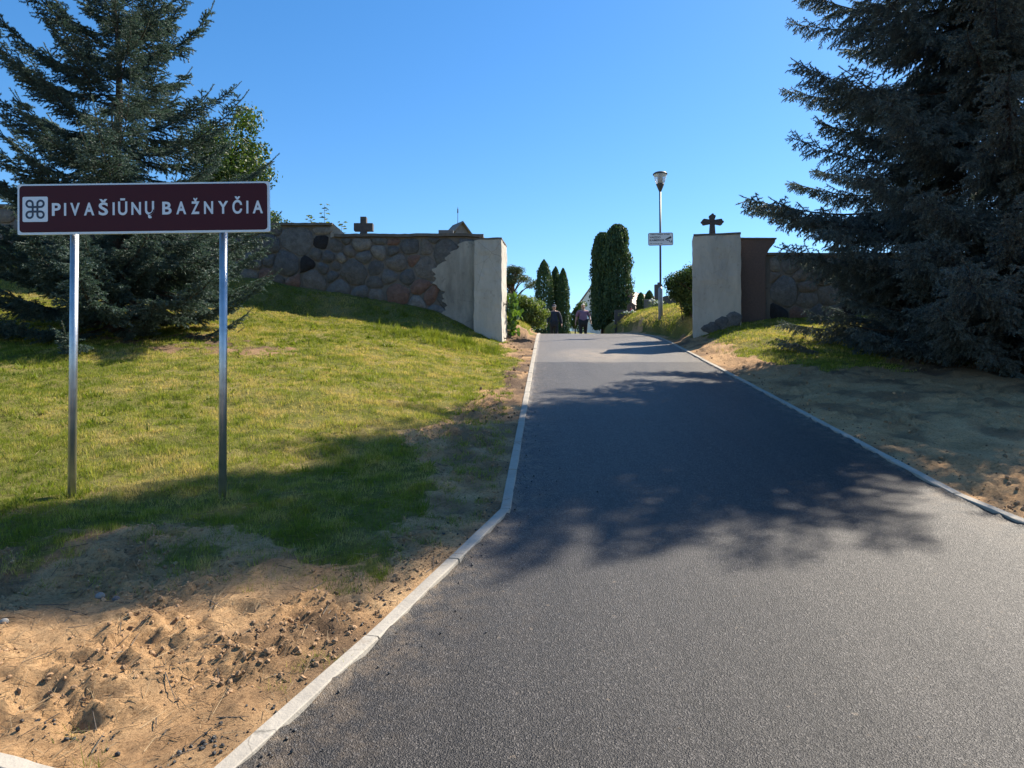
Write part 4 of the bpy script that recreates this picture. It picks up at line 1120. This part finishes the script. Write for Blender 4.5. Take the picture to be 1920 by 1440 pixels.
def person(loc, h, stout, step, arm_out, sleeve, top_mat, label, hair, cap):
    root = empty('person', loc, label, 'person')
    k = h; f = -1.0                                    # faces -Y
    hipw, shw = .052*k*stout, .112*k*(1+.35*(stout-1))
    J = {'pel': (0, 0, .53*k), 'spn': (0, .005*k, .62*k), 'chs': (0, .004*k, .73*k), 'col': (0, .006*k, .805*k), 'nck': (0, 0, .845*k), 'hd1': (0, -.012*k, .895*k), 'hd2': (0, -.006*k, .955*k)}
    for s, n in ((-1, 'L'), (1, 'R')):
        fw = step*s
        J['hip'+n] = (s*hipw, 0, .505*k); J['kne'+n] = (s*hipw*1.05, -.05*k*fw-.015*k, .285*k+.004*k*(fw > 0))
        J['ank'+n] = (s*hipw*1.1, -.085*k*fw+.03*k*(fw < 0), .045*k+.01*k*(fw < 0)); J['toe'+n] = (s*hipw*1.35, -.085*k*fw-.095*k+.03*k*(fw < 0), .022*k)
        J['sho'+n] = (s*shw, .005*k, .795*k); J['elb'+n] = (s*(shw+.035*k+arm_out*.5*k), .015*k+.02*k*fw, .635*k); J['wri'+n] = (s*(shw+.045*k+arm_out*k), -.03*k+.05*k*fw, .50*k)
        w_ = J['wri'+n]; J['plm'+n] = (w_[0]+s*.002*k, w_[1]-.012*k, w_[2]-.035*k)
        p_ = J['plm'+n]
        for q, (dx, dy, l1) in enumerate(((0, -.018, .036), (0, -.007, .043), (0, .004, .041), (0, .014, .033))):
            J['f%d' % q+n] = (p_[0]+s*.003*k, p_[1]+dy*k, p_[2]-.018*k); J['g%d' % q+n] = (p_[0]-s*.006*k, p_[1]+dy*k-.005*k, p_[2]-(.018+l1*.75)*k)
        J['th'+n] = (p_[0]-s*.008*k, p_[1]-.026*k, p_[2]+.004*k); J['ti'+n] = (p_[0]-s*.012*k, p_[1]-.036*k, p_[2]-.022*k)
    E = [('pel', 'spn'), ('spn', 'chs'), ('chs', 'col'), ('col', 'nck'), ('nck', 'hd1'), ('hd1', 'hd2')]
    for n in 'LR':
        E += [('pel', 'hip'+n), ('hip'+n, 'kne'+n), ('kne'+n, 'ank'+n), ('ank'+n, 'toe'+n), ('col', 'sho'+n), ('sho'+n, 'elb'+n), ('elb'+n, 'wri'+n), ('wri'+n, 'plm'+n), ('plm'+n, 'th'+n), ('th'+n, 'ti'+n)]
        for q in range(4): E += [('plm'+n, 'f%d' % q+n), ('f%d' % q+n, 'g%d' % q+n)]
    Rr = {'pel': .088*stout, 'spn': .078*stout, 'chs': (.092*stout, .07*stout), 'col': .06, 'nck': .034, 'hd1': .046, 'hd2': .046, 'hip': .058*stout, 'kne': .036, 'ank': .024, 'toe': .02, 'sho': .038, 'elb': .026, 'wri': .018, 'plm': (.014, .022), 'th': .0065, 'ti': .0055}
    def rad(nm, inf=0.0):
        b = Rr.get(nm, Rr.get(nm[:-1], .0055))
        return tuple((x+inf)*k for x in b) if isinstance(b, tuple) else (b+inf)*k
    nm = list(J); ix = {n: i for i, n in enumerate(nm)}
    skin_mesh('body', [J[n] for n in nm], [(ix[a], ix[b]) for a, b in E], [rad(n) for n in nm], M['skin'], root)
    def garment(name, keep, mat, inf, over=None):
        v = dict((n, J[n]) for n in keep)
        if over: v.update(over)
        l = list(v); i_ = {n: q for q, n in enumerate(l)}
        ed = [(i_[a], i_[b]) for a, b in E if a in i_ and b in i_]
        return skin_mesh(name, [v[n] for n in l], ed, [rad(n, inf) for n in l], mat, root)
    def lerp(a, b, t): return tuple(x+(y-x)*t for x, y in zip(a, b))
    ov = {}; keep = ['pel', 'spn', 'chs', 'col', 'shoL', 'shoR', 'elbL', 'elbR']
    if sleeve == 'long': keep += ['wriL', 'wriR']
    else:
        for n in 'LR': ov['elb'+n] = lerp(J['sho'+n], J['elb'+n], .92)
    ov['pel'] = (0, 0, .50*k)
    garment('shirt', keep, top_mat, .018, ov)
    garment('trousers', ['pel', 'hipL', 'hipR', 'kneL', 'kneR', 'ankL', 'ankR'], M['trouser'], .009)
    for n in 'LR':
        a = Vector(J['ank'+n]); t = Vector(J['toe'+n])
        bm = bmesh.new(); bmesh.ops.create_icosphere(bm, subdivisions=2, radius=1)
        m_ = (a+t)/2
        for v in bm.verts: v.co = Vector((m_.x+v.co.x*.032*k, m_.y-.0*k+v.co.y*.078*k, max(.001, m_.z-.008*k+v.co.z*.034*k)))
        bm_obj('shoe', bm, M['shoe'], root, smooth=True)
    # face
    hc = Vector((0, -.01*k, .925*k))
    for s in (-1, 1):
        bm = bmesh.new(); bmesh.ops.create_icosphere(bm, subdivisions=1, radius=.0055*k); bmesh.ops.translate(bm, vec=(s*.017*k, hc.y-.046*k, hc.z+.008*k), verts=bm.verts); bm_obj('eye', bm, M['ink'], root, smooth=True)
        bm = bmesh.new(); bmesh.ops.create_icosphere(bm, subdivisions=1, radius=1)
        for v in bm.verts: v.co = Vector((s*.048*k+v.co.x*.006*k, .0+v.co.y*.010*k, hc.z+v.co.z*.017*k))
        bm_obj('ear', bm, M['skin'], root, smooth=True)
    bm = bmesh.new(); bmesh.ops.create_cone(bm, segments=6, radius1=.010*k, radius2=.003*k, depth=.03*k, cap_ends=True); bmesh.ops.rotate(bm, matrix=Matrix.Rotation(R(-18), 3, 'X'), verts=bm.verts)
    bmesh.ops.translate(bm, vec=(0, hc.y-.050*k, hc.z-.004*k), verts=bm.verts); bm_obj('nose', bm, M['skin'], root, smooth=True)
    bm = bmesh.new(); add_box(bm, -.014*k, .014*k, hc.y-.049*k, hc.y-.04*k, hc.z-.030*k, hc.z-.025*k); bm_obj('mouth', bm, M['candle_red'], root)
    # hair: cap of the skull, open at the face
    bm = bmesh.new(); bmesh.ops.create_uvsphere(bm, u_segments=18, v_segments=12, radius=1)
    kill = [v for v in bm.verts if (v.co.y < -.35 and v.co.z < .42) or v.co.z < -.45]
    bmesh.ops.delete(bm, geom=kill, context='VERTS')
    for v in bm.verts: v.co = Vector((v.co.x*.054*k, .002*k+v.co.y*.060*k, hc.z+.012*k+v.co.z*.064*k))
    bmesh.ops.solidify(bm, geom=list(bm.faces), thickness=.004*k)
    bm_obj('hair', bm, hair, root, smooth=True)
    if cap:
        bm = bmesh.new(); bmesh.ops.create_uvsphere(bm, u_segments=18, v_segments=10, radius=1)
        bmesh.ops.delete(bm, geom=[v for v in bm.verts if v.co.z < -.05], context='VERTS')
        for v in bm.verts: v.co = Vector((v.co.x*.058*k, -.002*k+v.co.y*.066*k, hc.z+.022*k+v.co.z*.058*k))
        bmesh.ops.solidify(bm, geom=list(bm.faces), thickness=.004*k)
        c_ = bm_obj('cap', bm, M['navy'], root, smooth=True)
        bm = bmesh.new(); ring = []
        pts = [(math.cos(R(a))*.056*k, -.03*k+math.sin(R(a))*.075*k) for a in range(190, 351, 16)]
        add_prism(bm, [(x, y) for x, y in pts], 0, .004*k)
        for v in bm.verts: v.co = Vector((v.co.x, v.co.z, hc.z+.026*k+v.co.y+.25*(v.co.z+.03*k)))
        bm_obj('cap_brim', bm, M['cap_brim'], c_)
    return root
xm, ym = at_px(1039, 31.5), 31.5
person((xm, ym, float(zr(ym))), 1.74, 1.06, .9, .035, 'long', M['navy'], 'person in navy jacket, dark trousers and cap walking down the drive by the shrub', M['hair_grey'], True)
xw, yw = at_px(1093.5, 30.6), 30.6
person((xw, yw, float(zr(yw))), 1.655, 1.22, -.8, .03, 'short', M['blouse'], 'person with pale short hair in a purple patterned blouse walking beside the thujas', M['hair'], False)

# ------------------------------------------------------------------ church, shrine and graves
x0, y0 = 9.1, 72.0
gz = float(zr(y0))
ch = empty('church', (x0, y0, gz), 'white gabled church with a ribbed brown metal roof, behind the tall thujas', 'church')
ch.rotation_euler = (0, 0, R(-40))
aw = 3.3; ez = z_px(585, 72)-gz; rz_ = z_px(536, 72)-gz; pz = z_px(512, 72)-gz
box_obj('wall', -aw, aw, .35, 24, -1, ez, M['white_wall'], ch, 0)
prism_obj('gable', [(-aw-.2, -1), (aw+.2, -1), (aw+.2, ez+.15), (0, pz), (-aw-.2, ez+.15)], 0, .45, M['white_wall'], ch)
for s in (-1, 1):
    a = Vector((s*(aw+.35), 0, ez+.25)); b = Vector((0, 0, pz+.16)); d = (b-a)
    prism_obj('gable_coping', [(a.x, a.z-.14), (b.x, b.z-.14), (b.x, b.z), (a.x, a.z)], -.08, .53, M['roof_metal'], ch)
    rf = prism_obj('roof', [(s*(aw+.5), ez-.1), (0, rz_), (0, rz_+.12), (s*(aw+.55), ez+.02)], .46, 24.3, M['roof_metal'], ch)
    nn = Vector((s*(rz_-ez), 0, aw)).normalized()
    for i in range(34):
        yy = .9+i*.69
        bm = bmesh.new()
        p0 = Vector((s*(aw+.5), yy, ez+.03)); p1 = Vector((0, yy, rz_+.12))
        add_tube(bm, [p0, p1], .05, 4)
        bm_obj('seam', bm, M['iron'], rf)
# small white arched porch
ph = z_px(590, 68)-gz
pw = 1.15
porch = [(-pw, -1), (-.30, -1), (-.30, ph-1.25)]+[(-.30*math.cos(R(a)), ph-1.25+.30*math.sin(R(a))) for a in range(15, 166, 15)]+[(.30, ph-1.25), (.30, -1), (pw, -1), (pw, ph-.25), (-pw, ph-.25)]
for i, dx in enumerate((-1.7,)):
    p = prism_obj('porch', porch, -1.3, -.02, M['white_wall'], ch); p.location = (dx, 0, 0)
    prism_obj('cornice', [(-pw-.14, ph-.25), (pw+.14, ph-.25), (pw+.18, ph-.06), (pw, ph), (-pw, ph), (-pw-.18, ph-.06)], -1.42, -.01, M['white_wall'], p)
    box_obj('door', -.34, .34, -.6, -.5, -1, ph-.9, M['dark_glass'], p, 0)
x, y = at_px(1078, 46), 46
g = h1(x, y)
broad_tree('small_tree', (x, y, g), 'small airy tree between the two walkers in front of the church', 1.2, (.1, 0, z_px(596, y)-g), (.75, .6, 1.1), 30, .24, 2200, .14, M['leaf_dark'], 91, 'tree', .05)

x, y = at_px(858, 30), 30
g = h1(x, y)
sh = empty('shrine', (x, y, g), 'small shingled gable roof with a thin iron finial showing above the long wall', 'shrine')
sh.rotation_euler = (0, 0, R(33))
zt = z_px(417, y)-g
box_obj('wall', -.30, .30, -.34, .34, -.2, zt-.55, M['roof_old'], sh, .01)
prism_obj('gable', [(-.30, zt-.56), (.30, zt-.56), (.30, zt-.42), (0, zt-.08), (-.30, zt-.42)], -.335, .335, M['roof_old'], sh)
for s in (-1, 1): prism_obj('roof', [(s*.42, zt-.52), (0, zt-.05), (0, zt), (s*.46, zt-.50)], -.46, .46, M['roof_old'], sh)
bm = bmesh.new(); add_tube(bm, [(0, 0, zt-.1), (0, 0, zt+.68)], [.014, .008], 6); add_tube(bm, [(0, 0, zt+.40), (0, 0, zt+.44), (0, 0, zt+.60), (0, 0, zt+.62)], [.005, .028, .022, .005], 6)
bm_obj('finial', bm, M['iron'], sh)

def grave(name, px, Y, w, h, d, mat, label, shape='flat', base=.0, cat='gravestone'):
    x = at_px(px, Y); g = h1(x, Y)
    root = empty(name, (x, Y, g-.03), label, cat)
    box_obj('plinth', -w*.62, w*.62, -d*.8, d*.8, -.15, .10, mat, root, .008)
    if shape == 'flat': poly = [(-w/2, .10), (w/2, .10), (w/2, h), (-w/2, h)]
    elif shape == 'gable': poly = [(-w/2, .10), (w/2, .10), (w/2, h*.78), (w*.28, h*.92), (0, h), (-w*.28, h*.92), (-w/2, h*.78)]
    else: poly = [(-w/2, .10), (w/2, .10), (w/2, h*.85)]+[(w/2*math.cos(R(a)), h*.85+h*.15*math.sin(R(a))) for a in range(20, 161, 20)]+[(-w/2, h*.85)]
    prism_obj('slab', poly, -d/2, d/2, mat, root, .006)
    return root, g
t, g = grave('gravestone', 1184, 27, .30, .46, .12, M['granite_brown'], 'brown gravestone topped by a small dark cross, beside the tallest thuja', 'gable')
prism_obj('cross', [(-.03, .44), (.03, .44), (.03, .68), (.12, .68), (.12, .735), (.03, .735), (.03, .83), (-.03, .83), (-.03, .735), (-.12, .735), (-.12, .68), (-.03, .68)], -.025, .025, M['granite_brown'], t)
grave('gravestone', 1218, 26.6, .40, .46, .12, M['granite_grey'], 'plain square grey headstone in front of the small thujas', 'flat')
t, g = grave('gravestone', 1235, 26.0, .28, .95, .14, M['granite_dark'], 'tall narrow dark gravestone behind the lamp pole', 'flat')
box_obj('finial', -.03, .06, -.04, .04, .94, 1.03, M['granite_dark'], t, .006)
grave('gravestone', 1268, 25.5, .95, .46, .14, M['granite_dark'], 'low broad dark gravestone behind the hedge', 'round')
grave('gravestone', 836, 24, .5, z_px(429.5, 24)-h1(at_px(836, 24), 24), .16, M['granite_grey'], 'flat-topped grey monument barely showing above the long wall beside the shrine roof', 'flat')
x, y = 3.86, 25.6
g = h1(x, y)
ge = empty('grave_border', (x, y, g), 'low dark concrete grave border at the edge of the drive below the white flowers', 'grave')
rough_block('front', -.16, .28, -.12, .0, -.5, .40, M['concrete_dark'], ge, .01, (4, 3, 5), 71)
rough_block('side', .16, .28, 0, 1.6, -.4, .42, M['concrete_dark'], ge, .01, (3, 8, 4), 72)

def flowers(px, Y, n, wd, ht, label, seed, vase):
    r = np.random.default_rng(seed); x = at_px(px, Y); g = h1(x, Y)
    root = empty('flower_bunch', (x, Y, g-.02), label, 'flowers')
    if vase: lathe_obj('vase', [(.05, -.05), (.06, .02), (.075, .12), (.07, .16)], M['granite_dark'], root, 12)
    bm = bmesh.new(); heads = []
    for k in range(n):
        p = Vector((r.normal(0, wd), r.normal(0, wd*.6), ht*r.uniform(.55, 1.1))); heads.append(p)
        add_tube(bm, [(p.x*.2, p.y*.2, .0), p*.6, p], .004, 4)
    bm_obj('stems', bm, M['flower_leaf'], root)
    for p in heads:
        bm = bmesh.new(); bmesh.ops.create_icosphere(bm, subdivisions=2, radius=1); s = r.uniform(.035, .055)
        for v in bm.verts:
            q = 1+.25*math.sin(9*math.atan2(v.co.y, v.co.x)); v.co = p+Vector((v.co.x*s*q, v.co.y*s*q, v.co.z*s*.7))
        bm_obj('flower', bm, M['petal'], root)
    C = np.stack([r.normal(0, wd*1.1, 160), r.normal(0, wd*.8, 160), r.uniform(.02, ht*.9, 160)], 1)
    link('leaves', leaf_mesh('leaves', C, r.normal(size=(160, 3)), .07, r, 2.2), root, M['flower_leaf'])
flowers(1231, 24.8, 9, .13, .36, 'bunch of white flowers in a dark vase beside the lamp pole', 5, True)
flowers(1182, 25.2, 12, .15, .17, 'spreading white flowers on the grave at the top of the bank', 6, False)
x, y = at_px(1183.5, 25.9), 25.9
cd = empty('grave_candle', (x, y, h1(x, y)-.01), 'small red glass grave candle before the brown gravestone', 'candle')
lathe_obj('glass', [(.03, 0), (.035, .02), (.035, .20), (.028, .22)], M['candle_red'], cd, 12)
lathe_obj('lid', [(.032, .22), (.036, .235), (.012, .27), (.004, .285)], M['iron'], cd, 12)

# ------------------------------------------------------------------ turf blades, clods, crumbs, straw
def blade_material():
    m, nd, lk, b = new_mat('grass blades')
    at = nd.new('ShaderNodeAttribute'); at.attribute_name = 'tint'
    lk.new(at.outputs['Color'], b.inputs['Base Color']); b.inputs['Roughness'].default_value = .6; b.inputs['Specular IOR Level'].default_value = .25
    t = nd.new('ShaderNodeBsdfTranslucent'); lk.new(mixc(nd, lk, 1.0, at.outputs['Color'], (1.2, 1.2, .7), 'MULTIPLY'), t.inputs[0])
    mx = nd.new('ShaderNodeMixShader'); mx.inputs[0].default_value = .45
    lk.new(b.outputs[0], mx.inputs[1]); lk.new(t.outputs[0], mx.inputs[2]); lk.new(mx.outputs[0], nd['Material Output'].inputs[0])
    return m
M['blade'] = blade_material()

def sample(n, xr, yr, r, accept):
    out = np.zeros((0, 2))
    while len(out) < n:
        P = np.stack([r.uniform(*xr, n), yr[0]*(yr[1]/yr[0])**r.random(n)], 1)
        P = P[r.random(n) < accept(P[:, 0], P[:, 1])]
        out = np.concatenate([out, P])
    return out[:n]

def blades(P, hgt, r, lean=.55, lush=None, wide=1.0):
    n = len(P); z = H(P[:, 0], P[:, 1])+.008
    dist = np.hypot(P[:, 0], P[:, 1])
    h = hgt*r.uniform(.5, 1.35, n)*(1+.8*fbm(P[:, 0]*7, P[:, 1]*7, 97, 2)); w = np.clip(.0009*dist, .0032, .016)*r.uniform(.7, 1.2, n)*wide
    a = r.uniform(0, 6.283, n); la = r.uniform(0, 6.283, n); lk = lean*r.random(n)**.7
    B = np.stack([P[:, 0], P[:, 1], z-.006], 1); sv = np.stack([np.cos(a), np.sin(a), 0*a], 1)*w[:, None]/2
    T = B+np.stack([np.cos(la)*lk*h*1.4, np.sin(la)*lk*h*1.4, h*np.sqrt(np.maximum(.05, 1-lk**2))+.006], 1)
    V = np.stack([B-sv, B+sv, T], 1).reshape(-1, 3)
    dry = np.clip(.50+.85*fbm(P[:, 0]*.75, P[:, 1]*.75, 91, 5, .6)+.75*fbm(P[:, 0]*5, P[:, 1]*5, 95, 3)+r.normal(0, .22, n), 0, 1)
    if lush is not None: dry = np.clip(dry-lush, 0, 1)
    g0 = np.array([.125, .165, .018]); g1 = np.array([.25, .272, .042]); g2 = np.array([.48, .375, .16])
    t = dry[:, None]; c = np.where(t < .5, g0+(g1-g0)*t*2, g1+(g2-g1)*(t-.5)*2)*r.uniform(.75, 1.25, n)[:, None]
    return V, np.repeat(c, 3, 0)

r = np.random.default_rng(101)
PL = sample(470000, (-13.5, .6), (3.3, 17.2), r, lambda x, y: turf(x, y)*(.35+.65*S(fbm(x*6, y*6, 99, 3), -.35, .1))*(x > -.76*y-.5)*(x < XL(y)-.03))
PR = sample(70000, (3.6, 13), (8.0, 17.0), r, lambda x, y: turf(x, y)*(x < .76*y+.4)*(x > XR(y)+.04))
PI = sample(45000, (-1.5, 7.0), (18.2, 26), r, lambda x, y: turf(x, y)*((x > XR(y)+.12) | (x < XL(y)-.25)))
# stray tufts on the bare soil
ct = sample(240, (-3.5, .0), (3.0, 10), r, lambda x, y: (turf(x, y) < .4)*(x > -.76*y)*(x < XL(y)-.12)*S(y, 3.2, 5.5))
ct = np.concatenate([ct, np.array([[-.88, 2.98], [-.84, 3.02], [-.74, 3.0], [-.92, 2.83], [-1.42, 2.42], [-1.60, 2.62]])])
PT = np.repeat(ct, 26, 0)+r.normal(0, .03, (len(ct)*26, 2))
parts = [blades(PL, .034, r), blades(PR, .04, r), blades(PI, .06, r), blades(PT, .045, r, .8, .3)]
# ragged longer tufts, also at the post feet and along the wall
cu = sample(260, (-11, -.2), (4.4, 16.8), r, lambda x, y: (turf(x, y) > .5)*(x > -.75*y))
cu = np.concatenate([cu, np.array([[-3.19, 5.06], [-3.17, 5.12], [-3.22, 5.14], [-2.10, 5.06], [-2.07, 5.12], [-2.13, 5.13]])])
PU = np.repeat(cu, 30, 0)+r.normal(0, .035, (len(cu)*30, 2))
parts.append(blades(PU, .085, r, .75, .15))
# flat rosettes of weeds
cw = sample(420, (-11, -.2), (4.2, 16), r, lambda x, y: (turf(x, y) > .4)*(x > -.75*y)*S(fbm(x*.8, y*.8, 107, 3), -.2, .3))
PW2 = np.repeat(cw, 12, 0)+r.normal(0, .022, (len(cw)*12, 2))
parts.append(blades(PW2, .055, r, .98, .5, 3.4))
# lusher long grass at the foot of the long wall
PW_ = sample(9000, (-3.6, -.3), (13.6, 16.4), r, lambda x, y: np.exp(-(((x+1.4)/.95)**2+((y-14.9)/.55)**2))*(turf(x, y) > .2)*S(fbm(x*3, y*3, 103, 2), -.1, .3))
parts.append(blades(PW_, .13, r, .6, .45))
Vg = np.concatenate([p[0] for p in parts]); Cg = np.concatenate([p[1] for p in parts])
me = np_mesh('grass', Vg, np.arange(len(Vg)).reshape(-1, 3)); vcol(me, 'tint', Cg)
gr = link('grass', me, None, M['blade']); tag(gr, 'short mown summer grass on the slopes beside the drive', 'grass', kind='stuff')

def attr_mat(name, rough, bs):
    m, nd, lk, b = new_mat(name); at = nd.new('ShaderNodeAttribute'); at.attribute_name = 'tint'
    v = coords(nd, lk); s = ramp(nd, lk, noise(nd, lk, v, 70, 4, .7), [(.3, (.7, .7, .7)), (.7, (1.2, 1.2, 1.2))])
    lk.new(mixc(nd, lk, 1, at.outputs['Color'], s, 'MULTIPLY'), b.inputs['Base Color']); b.inputs['Roughness'].default_value = rough
    bump(nd, lk, noise(nd, lk, v, 120, 4, .7), bs, .004, b); return m
_t = (1+5**.5)/2
ICO = np.array([(-1, _t, 0), (1, _t, 0), (-1, -_t, 0), (1, -_t, 0), (0, -1, _t), (0, 1, _t), (0, -1, -_t), (0, 1, -_t), (_t, 0, -1), (_t, 0, 1), (-_t, 0, -1), (-_t, 0, 1)])/1.9
ICF = np.array([(0, 11, 5), (0, 5, 1), (0, 1, 7), (0, 7, 10), (0, 10, 11), (1, 5, 9), (5, 11, 4), (11, 10, 2), (10, 7, 6), (7, 1, 8), (3, 9, 4), (3, 4, 2), (3, 2, 6), (3, 6, 8), (3, 8, 9), (4, 9, 5), (2, 4, 11), (6, 2, 10), (8, 6, 7), (9, 8, 1)])
def pebbles(P, size, r, cols, sink=.3, z=None):
    n = len(P); z = H(P[:, 0], P[:, 1])+.012 if z is None else z
    s = size[:, None, None]*r.uniform(.6, 1.3, (n, 1, 3))
    v = ICO[None]*(1+r.normal(0, .16, (n, 12, 1)))*s
    a = r.uniform(0, 6.28, n); ca, sa = np.cos(a)[:, None], np.sin(a)[:, None]
    v = np.stack([v[..., 0]*ca-v[..., 1]*sa, v[..., 0]*sa+v[..., 1]*ca, v[..., 2]], -1)
    v += np.stack([P[:, 0], P[:, 1], z+size*(1-sink)*.5], 1)[:, None]
    F = (ICF[None]+np.arange(n)[:, None, None]*12).reshape(-1, 3)
    return v.reshape(-1, 3), F, np.repeat(cols, 12, 0)
soil = np.array([.32, .20, .108])
P = sample(8500, (-4.2, -.1), (2.25, 9), r, lambda x, y: (1-turf(x, y))*(x > -.78*y)*(x < XL(y)-.06)*(y > np.interp(x, _TL[:, 0], _TL[:, 1])+.05)*S(fbm(x*2.3, y*2.3, 61, 2)+.25*np.exp(-((y-2.7)/.3)**2), -.2, .35))
sz = .0015+.012*r.random(len(P))**7
c1 = soil*r.uniform(.45, 1.25, (len(P), 1))
P2 = sample(500, (3.4, 9.0), (4.0, 17.0), r, lambda x, y: (1-turf(x, y))*(x > XR(y)+.06)*(x < .78*y)*np.exp(-(x-XR(y)-.05)/1.2))
c2 = soil*r.uniform(.4, 1.1, (len(P2), 1)); s2 = .004+.018*r.random(len(P2))**4
P3 = sample(260, (-.6, 1.0), (8, 18), r, lambda x, y: (x < XL(y)-.06)*(x > XL(y)-.8)*(1-.7*turf(x, y)))
c3 = soil*np.array([.75, .72, .72])*r.uniform(.35, 1.0, (len(P3), 1)); s3 = .004+.022*r.random(len(P3))**4
parts = [pebbles(P, sz, r, c1), pebbles(P2, s2, r, c2), pebbles(P3, s3, r, c3)]
Vv = []; Ff = []; Cc = []; off = 0
for v, f, c in parts: Vv.append(v); Ff.append(f+off); Cc.append(c); off += len(v)
me = np_mesh('soil_clods', np.concatenate(Vv), np.concatenate(Ff)); vcol(me, 'tint', np.concatenate(Cc))
tag(link('soil_clods', me, None, attr_mat('soil clods', .95, .5)), 'loose clods of sandy soil along the kerbs', 'soil', kind='stuff')
# asphalt crumbs
def crumb_acc(x, y):
    k = np.exp(-(XL(y)-x-.05)/.12)*.25+1.3*np.exp(-(((x+1.06)/.13)**2+((y-2.5)/.07)**2))+1.0*np.exp(-(((x+1.62)/.2)**2+((y-2.58)/.06)**2))
    return k*(x < XL(y)-.05)*(y > np.interp(x, _TL[:, 0], _TL[:, 1])+.05)
P = sample(380, (-2.0, .6), (2.25, 9), r, crumb_acc); sz = .002+.008*r.random(len(P))**3
P2 = sample(160, (3.3, 4.2), (4.2, 12), r, lambda x, y: np.exp(-(x-XR(y)-.05)/.1)*(x > XR(y)+.05)); s2 = .003+.010*r.random(len(P2))**3
P3 = sample(170, (-1.0, 1.2), (2.25, 9), r, lambda x, y: np.exp(-(x-XL(y)-.05)/.10)*(x > XL(y)+.06)); s3 = .002+.005*r.random(len(P3))**2
parts = [pebbles(P, sz, r, np.full((len(P), 3), .018)*r.uniform(.6, 1.6, (len(P), 1))), pebbles(P2, s2, r, np.full((len(P2), 3), .02)*r.uniform(.6, 1.6, (len(P2), 1))),
         pebbles(P3, s3, r, np.full((len(P3), 3), .03)*r.uniform(.6, 1.8, (len(P3), 1)), .3, zr(P3[:, 1])+.004)]
Vv = []; Ff = []; Cc = []; off = 0
for v, f, c in parts: Vv.append(v); Ff.append(f+off); Cc.append(c); off += len(v)
me = np_mesh('asphalt_crumbs', np.concatenate(Vv), np.concatenate(Ff)); vcol(me, 'tint', np.concatenate(Cc))
tag(link('asphalt_crumbs', me, None, attr_mat('asphalt crumbs', .6, .4)), 'black crumbs of asphalt spilled beside the kerb', 'crumbs', kind='stuff')
# dry straw and twigs
P = sample(2400, (-4.2, 0), (2.3, 8), r, lambda x, y: (1-.6*turf(x, y))*(x > -.78*y)*(x < XL(y)-.06)*(y > np.interp(x, _TL[:, 0], _TL[:, 1])+.05))
n = len(P); a = r.uniform(0, 6.28, n); L = .02+.11*r.random(n)**2.5
z = H(P[:, 0], P[:, 1])+.018
d = np.stack([np.cos(a)*L, np.sin(a)*L], 1); Q = P+d; z2 = np.maximum(H(Q[:, 0], Q[:, 1])+.02, z)+r.uniform(0, .02, n)
Vt = prism_tris(np.column_stack([P, z]), np.column_stack([Q, z2]), .0013, .0006)
cs_ = np.tile(np.repeat((np.array([.34, .25, .14])*r.uniform(.35, 1.2, (n, 1)))[:, None], 1, 1), (1, 1, 1)).reshape(n, 3)
ct_ = np.concatenate([np.repeat(cs_, 3, 0)]*6)
P = sample(70, (-4.0, 0), (2.4, 7), r, lambda x, y: (1-turf(x, y))*(x > -.76*y)*(x < XL(y)-.06)*(y > np.interp(x, _TL[:, 0], _TL[:, 1])+.05))
n2 = len(P); a = r.uniform(0, 6.28, n2); L = .06+.14*r.random(n2); Q = P+np.stack([np.cos(a)*L, np.sin(a)*L], 1)
V2 = prism_tris(np.column_stack([P, H(P[:, 0], P[:, 1])+.018]), np.column_stack([Q, H(Q[:, 0], Q[:, 1])+.022]), .0026, .0012)
Vt = np.concatenate([Vt, V2]); ct_ = np.concatenate([ct_, np.full((len(V2), 3), .055)*np.array([1.2, 1.0, .8])])
me = np_mesh('straw', Vt, np.arange(len(Vt)).reshape(-1, 3)); vcol(me, 'tint', ct_)
tag(link('straw', me, None, attr_mat('straw', .8, .1)), 'dry straw and twigs strewn over the bare soil', 'straw', kind='stuff')
# single stones on the soil
for i, (px, py, s, lab) in enumerate(((12, 1178, .017, 'whitish pebble on the bare soil at the sunny edge'), (190, 1114, .022, 'rounded grey stone lying in shade on the soil below the sign'), (221, 1116, .019, 'darker rounded stone beside the grey one below the sign'))):
    Yp = CH/((py-740.0)/FPX+.166); X_ = at_px(px, Yp)
    bm = bmesh.new(); bmesh.ops.create_icosphere(bm, subdivisions=3, radius=1)
    for v in bm.verts:
        q = 1+.09*math.sin(3*v.co.x+i)+.08*math.cos(4*v.co.y-i); v.co = Vector((v.co.x*s*1.2*q, v.co.y*s*q, v.co.z*s*.8*q))
    o = bm_obj('fieldstone', bm, plain('pebble %d' % i, [(.40, .37, .32), (.22, .21, .20), (.12, .11, .105)][i], None, 60, .8, bs=.2), None, smooth=True)
    o.location = (X_, Yp, h1(X_, Yp)+.012+s*.3); tag(o, lab, 'stone')
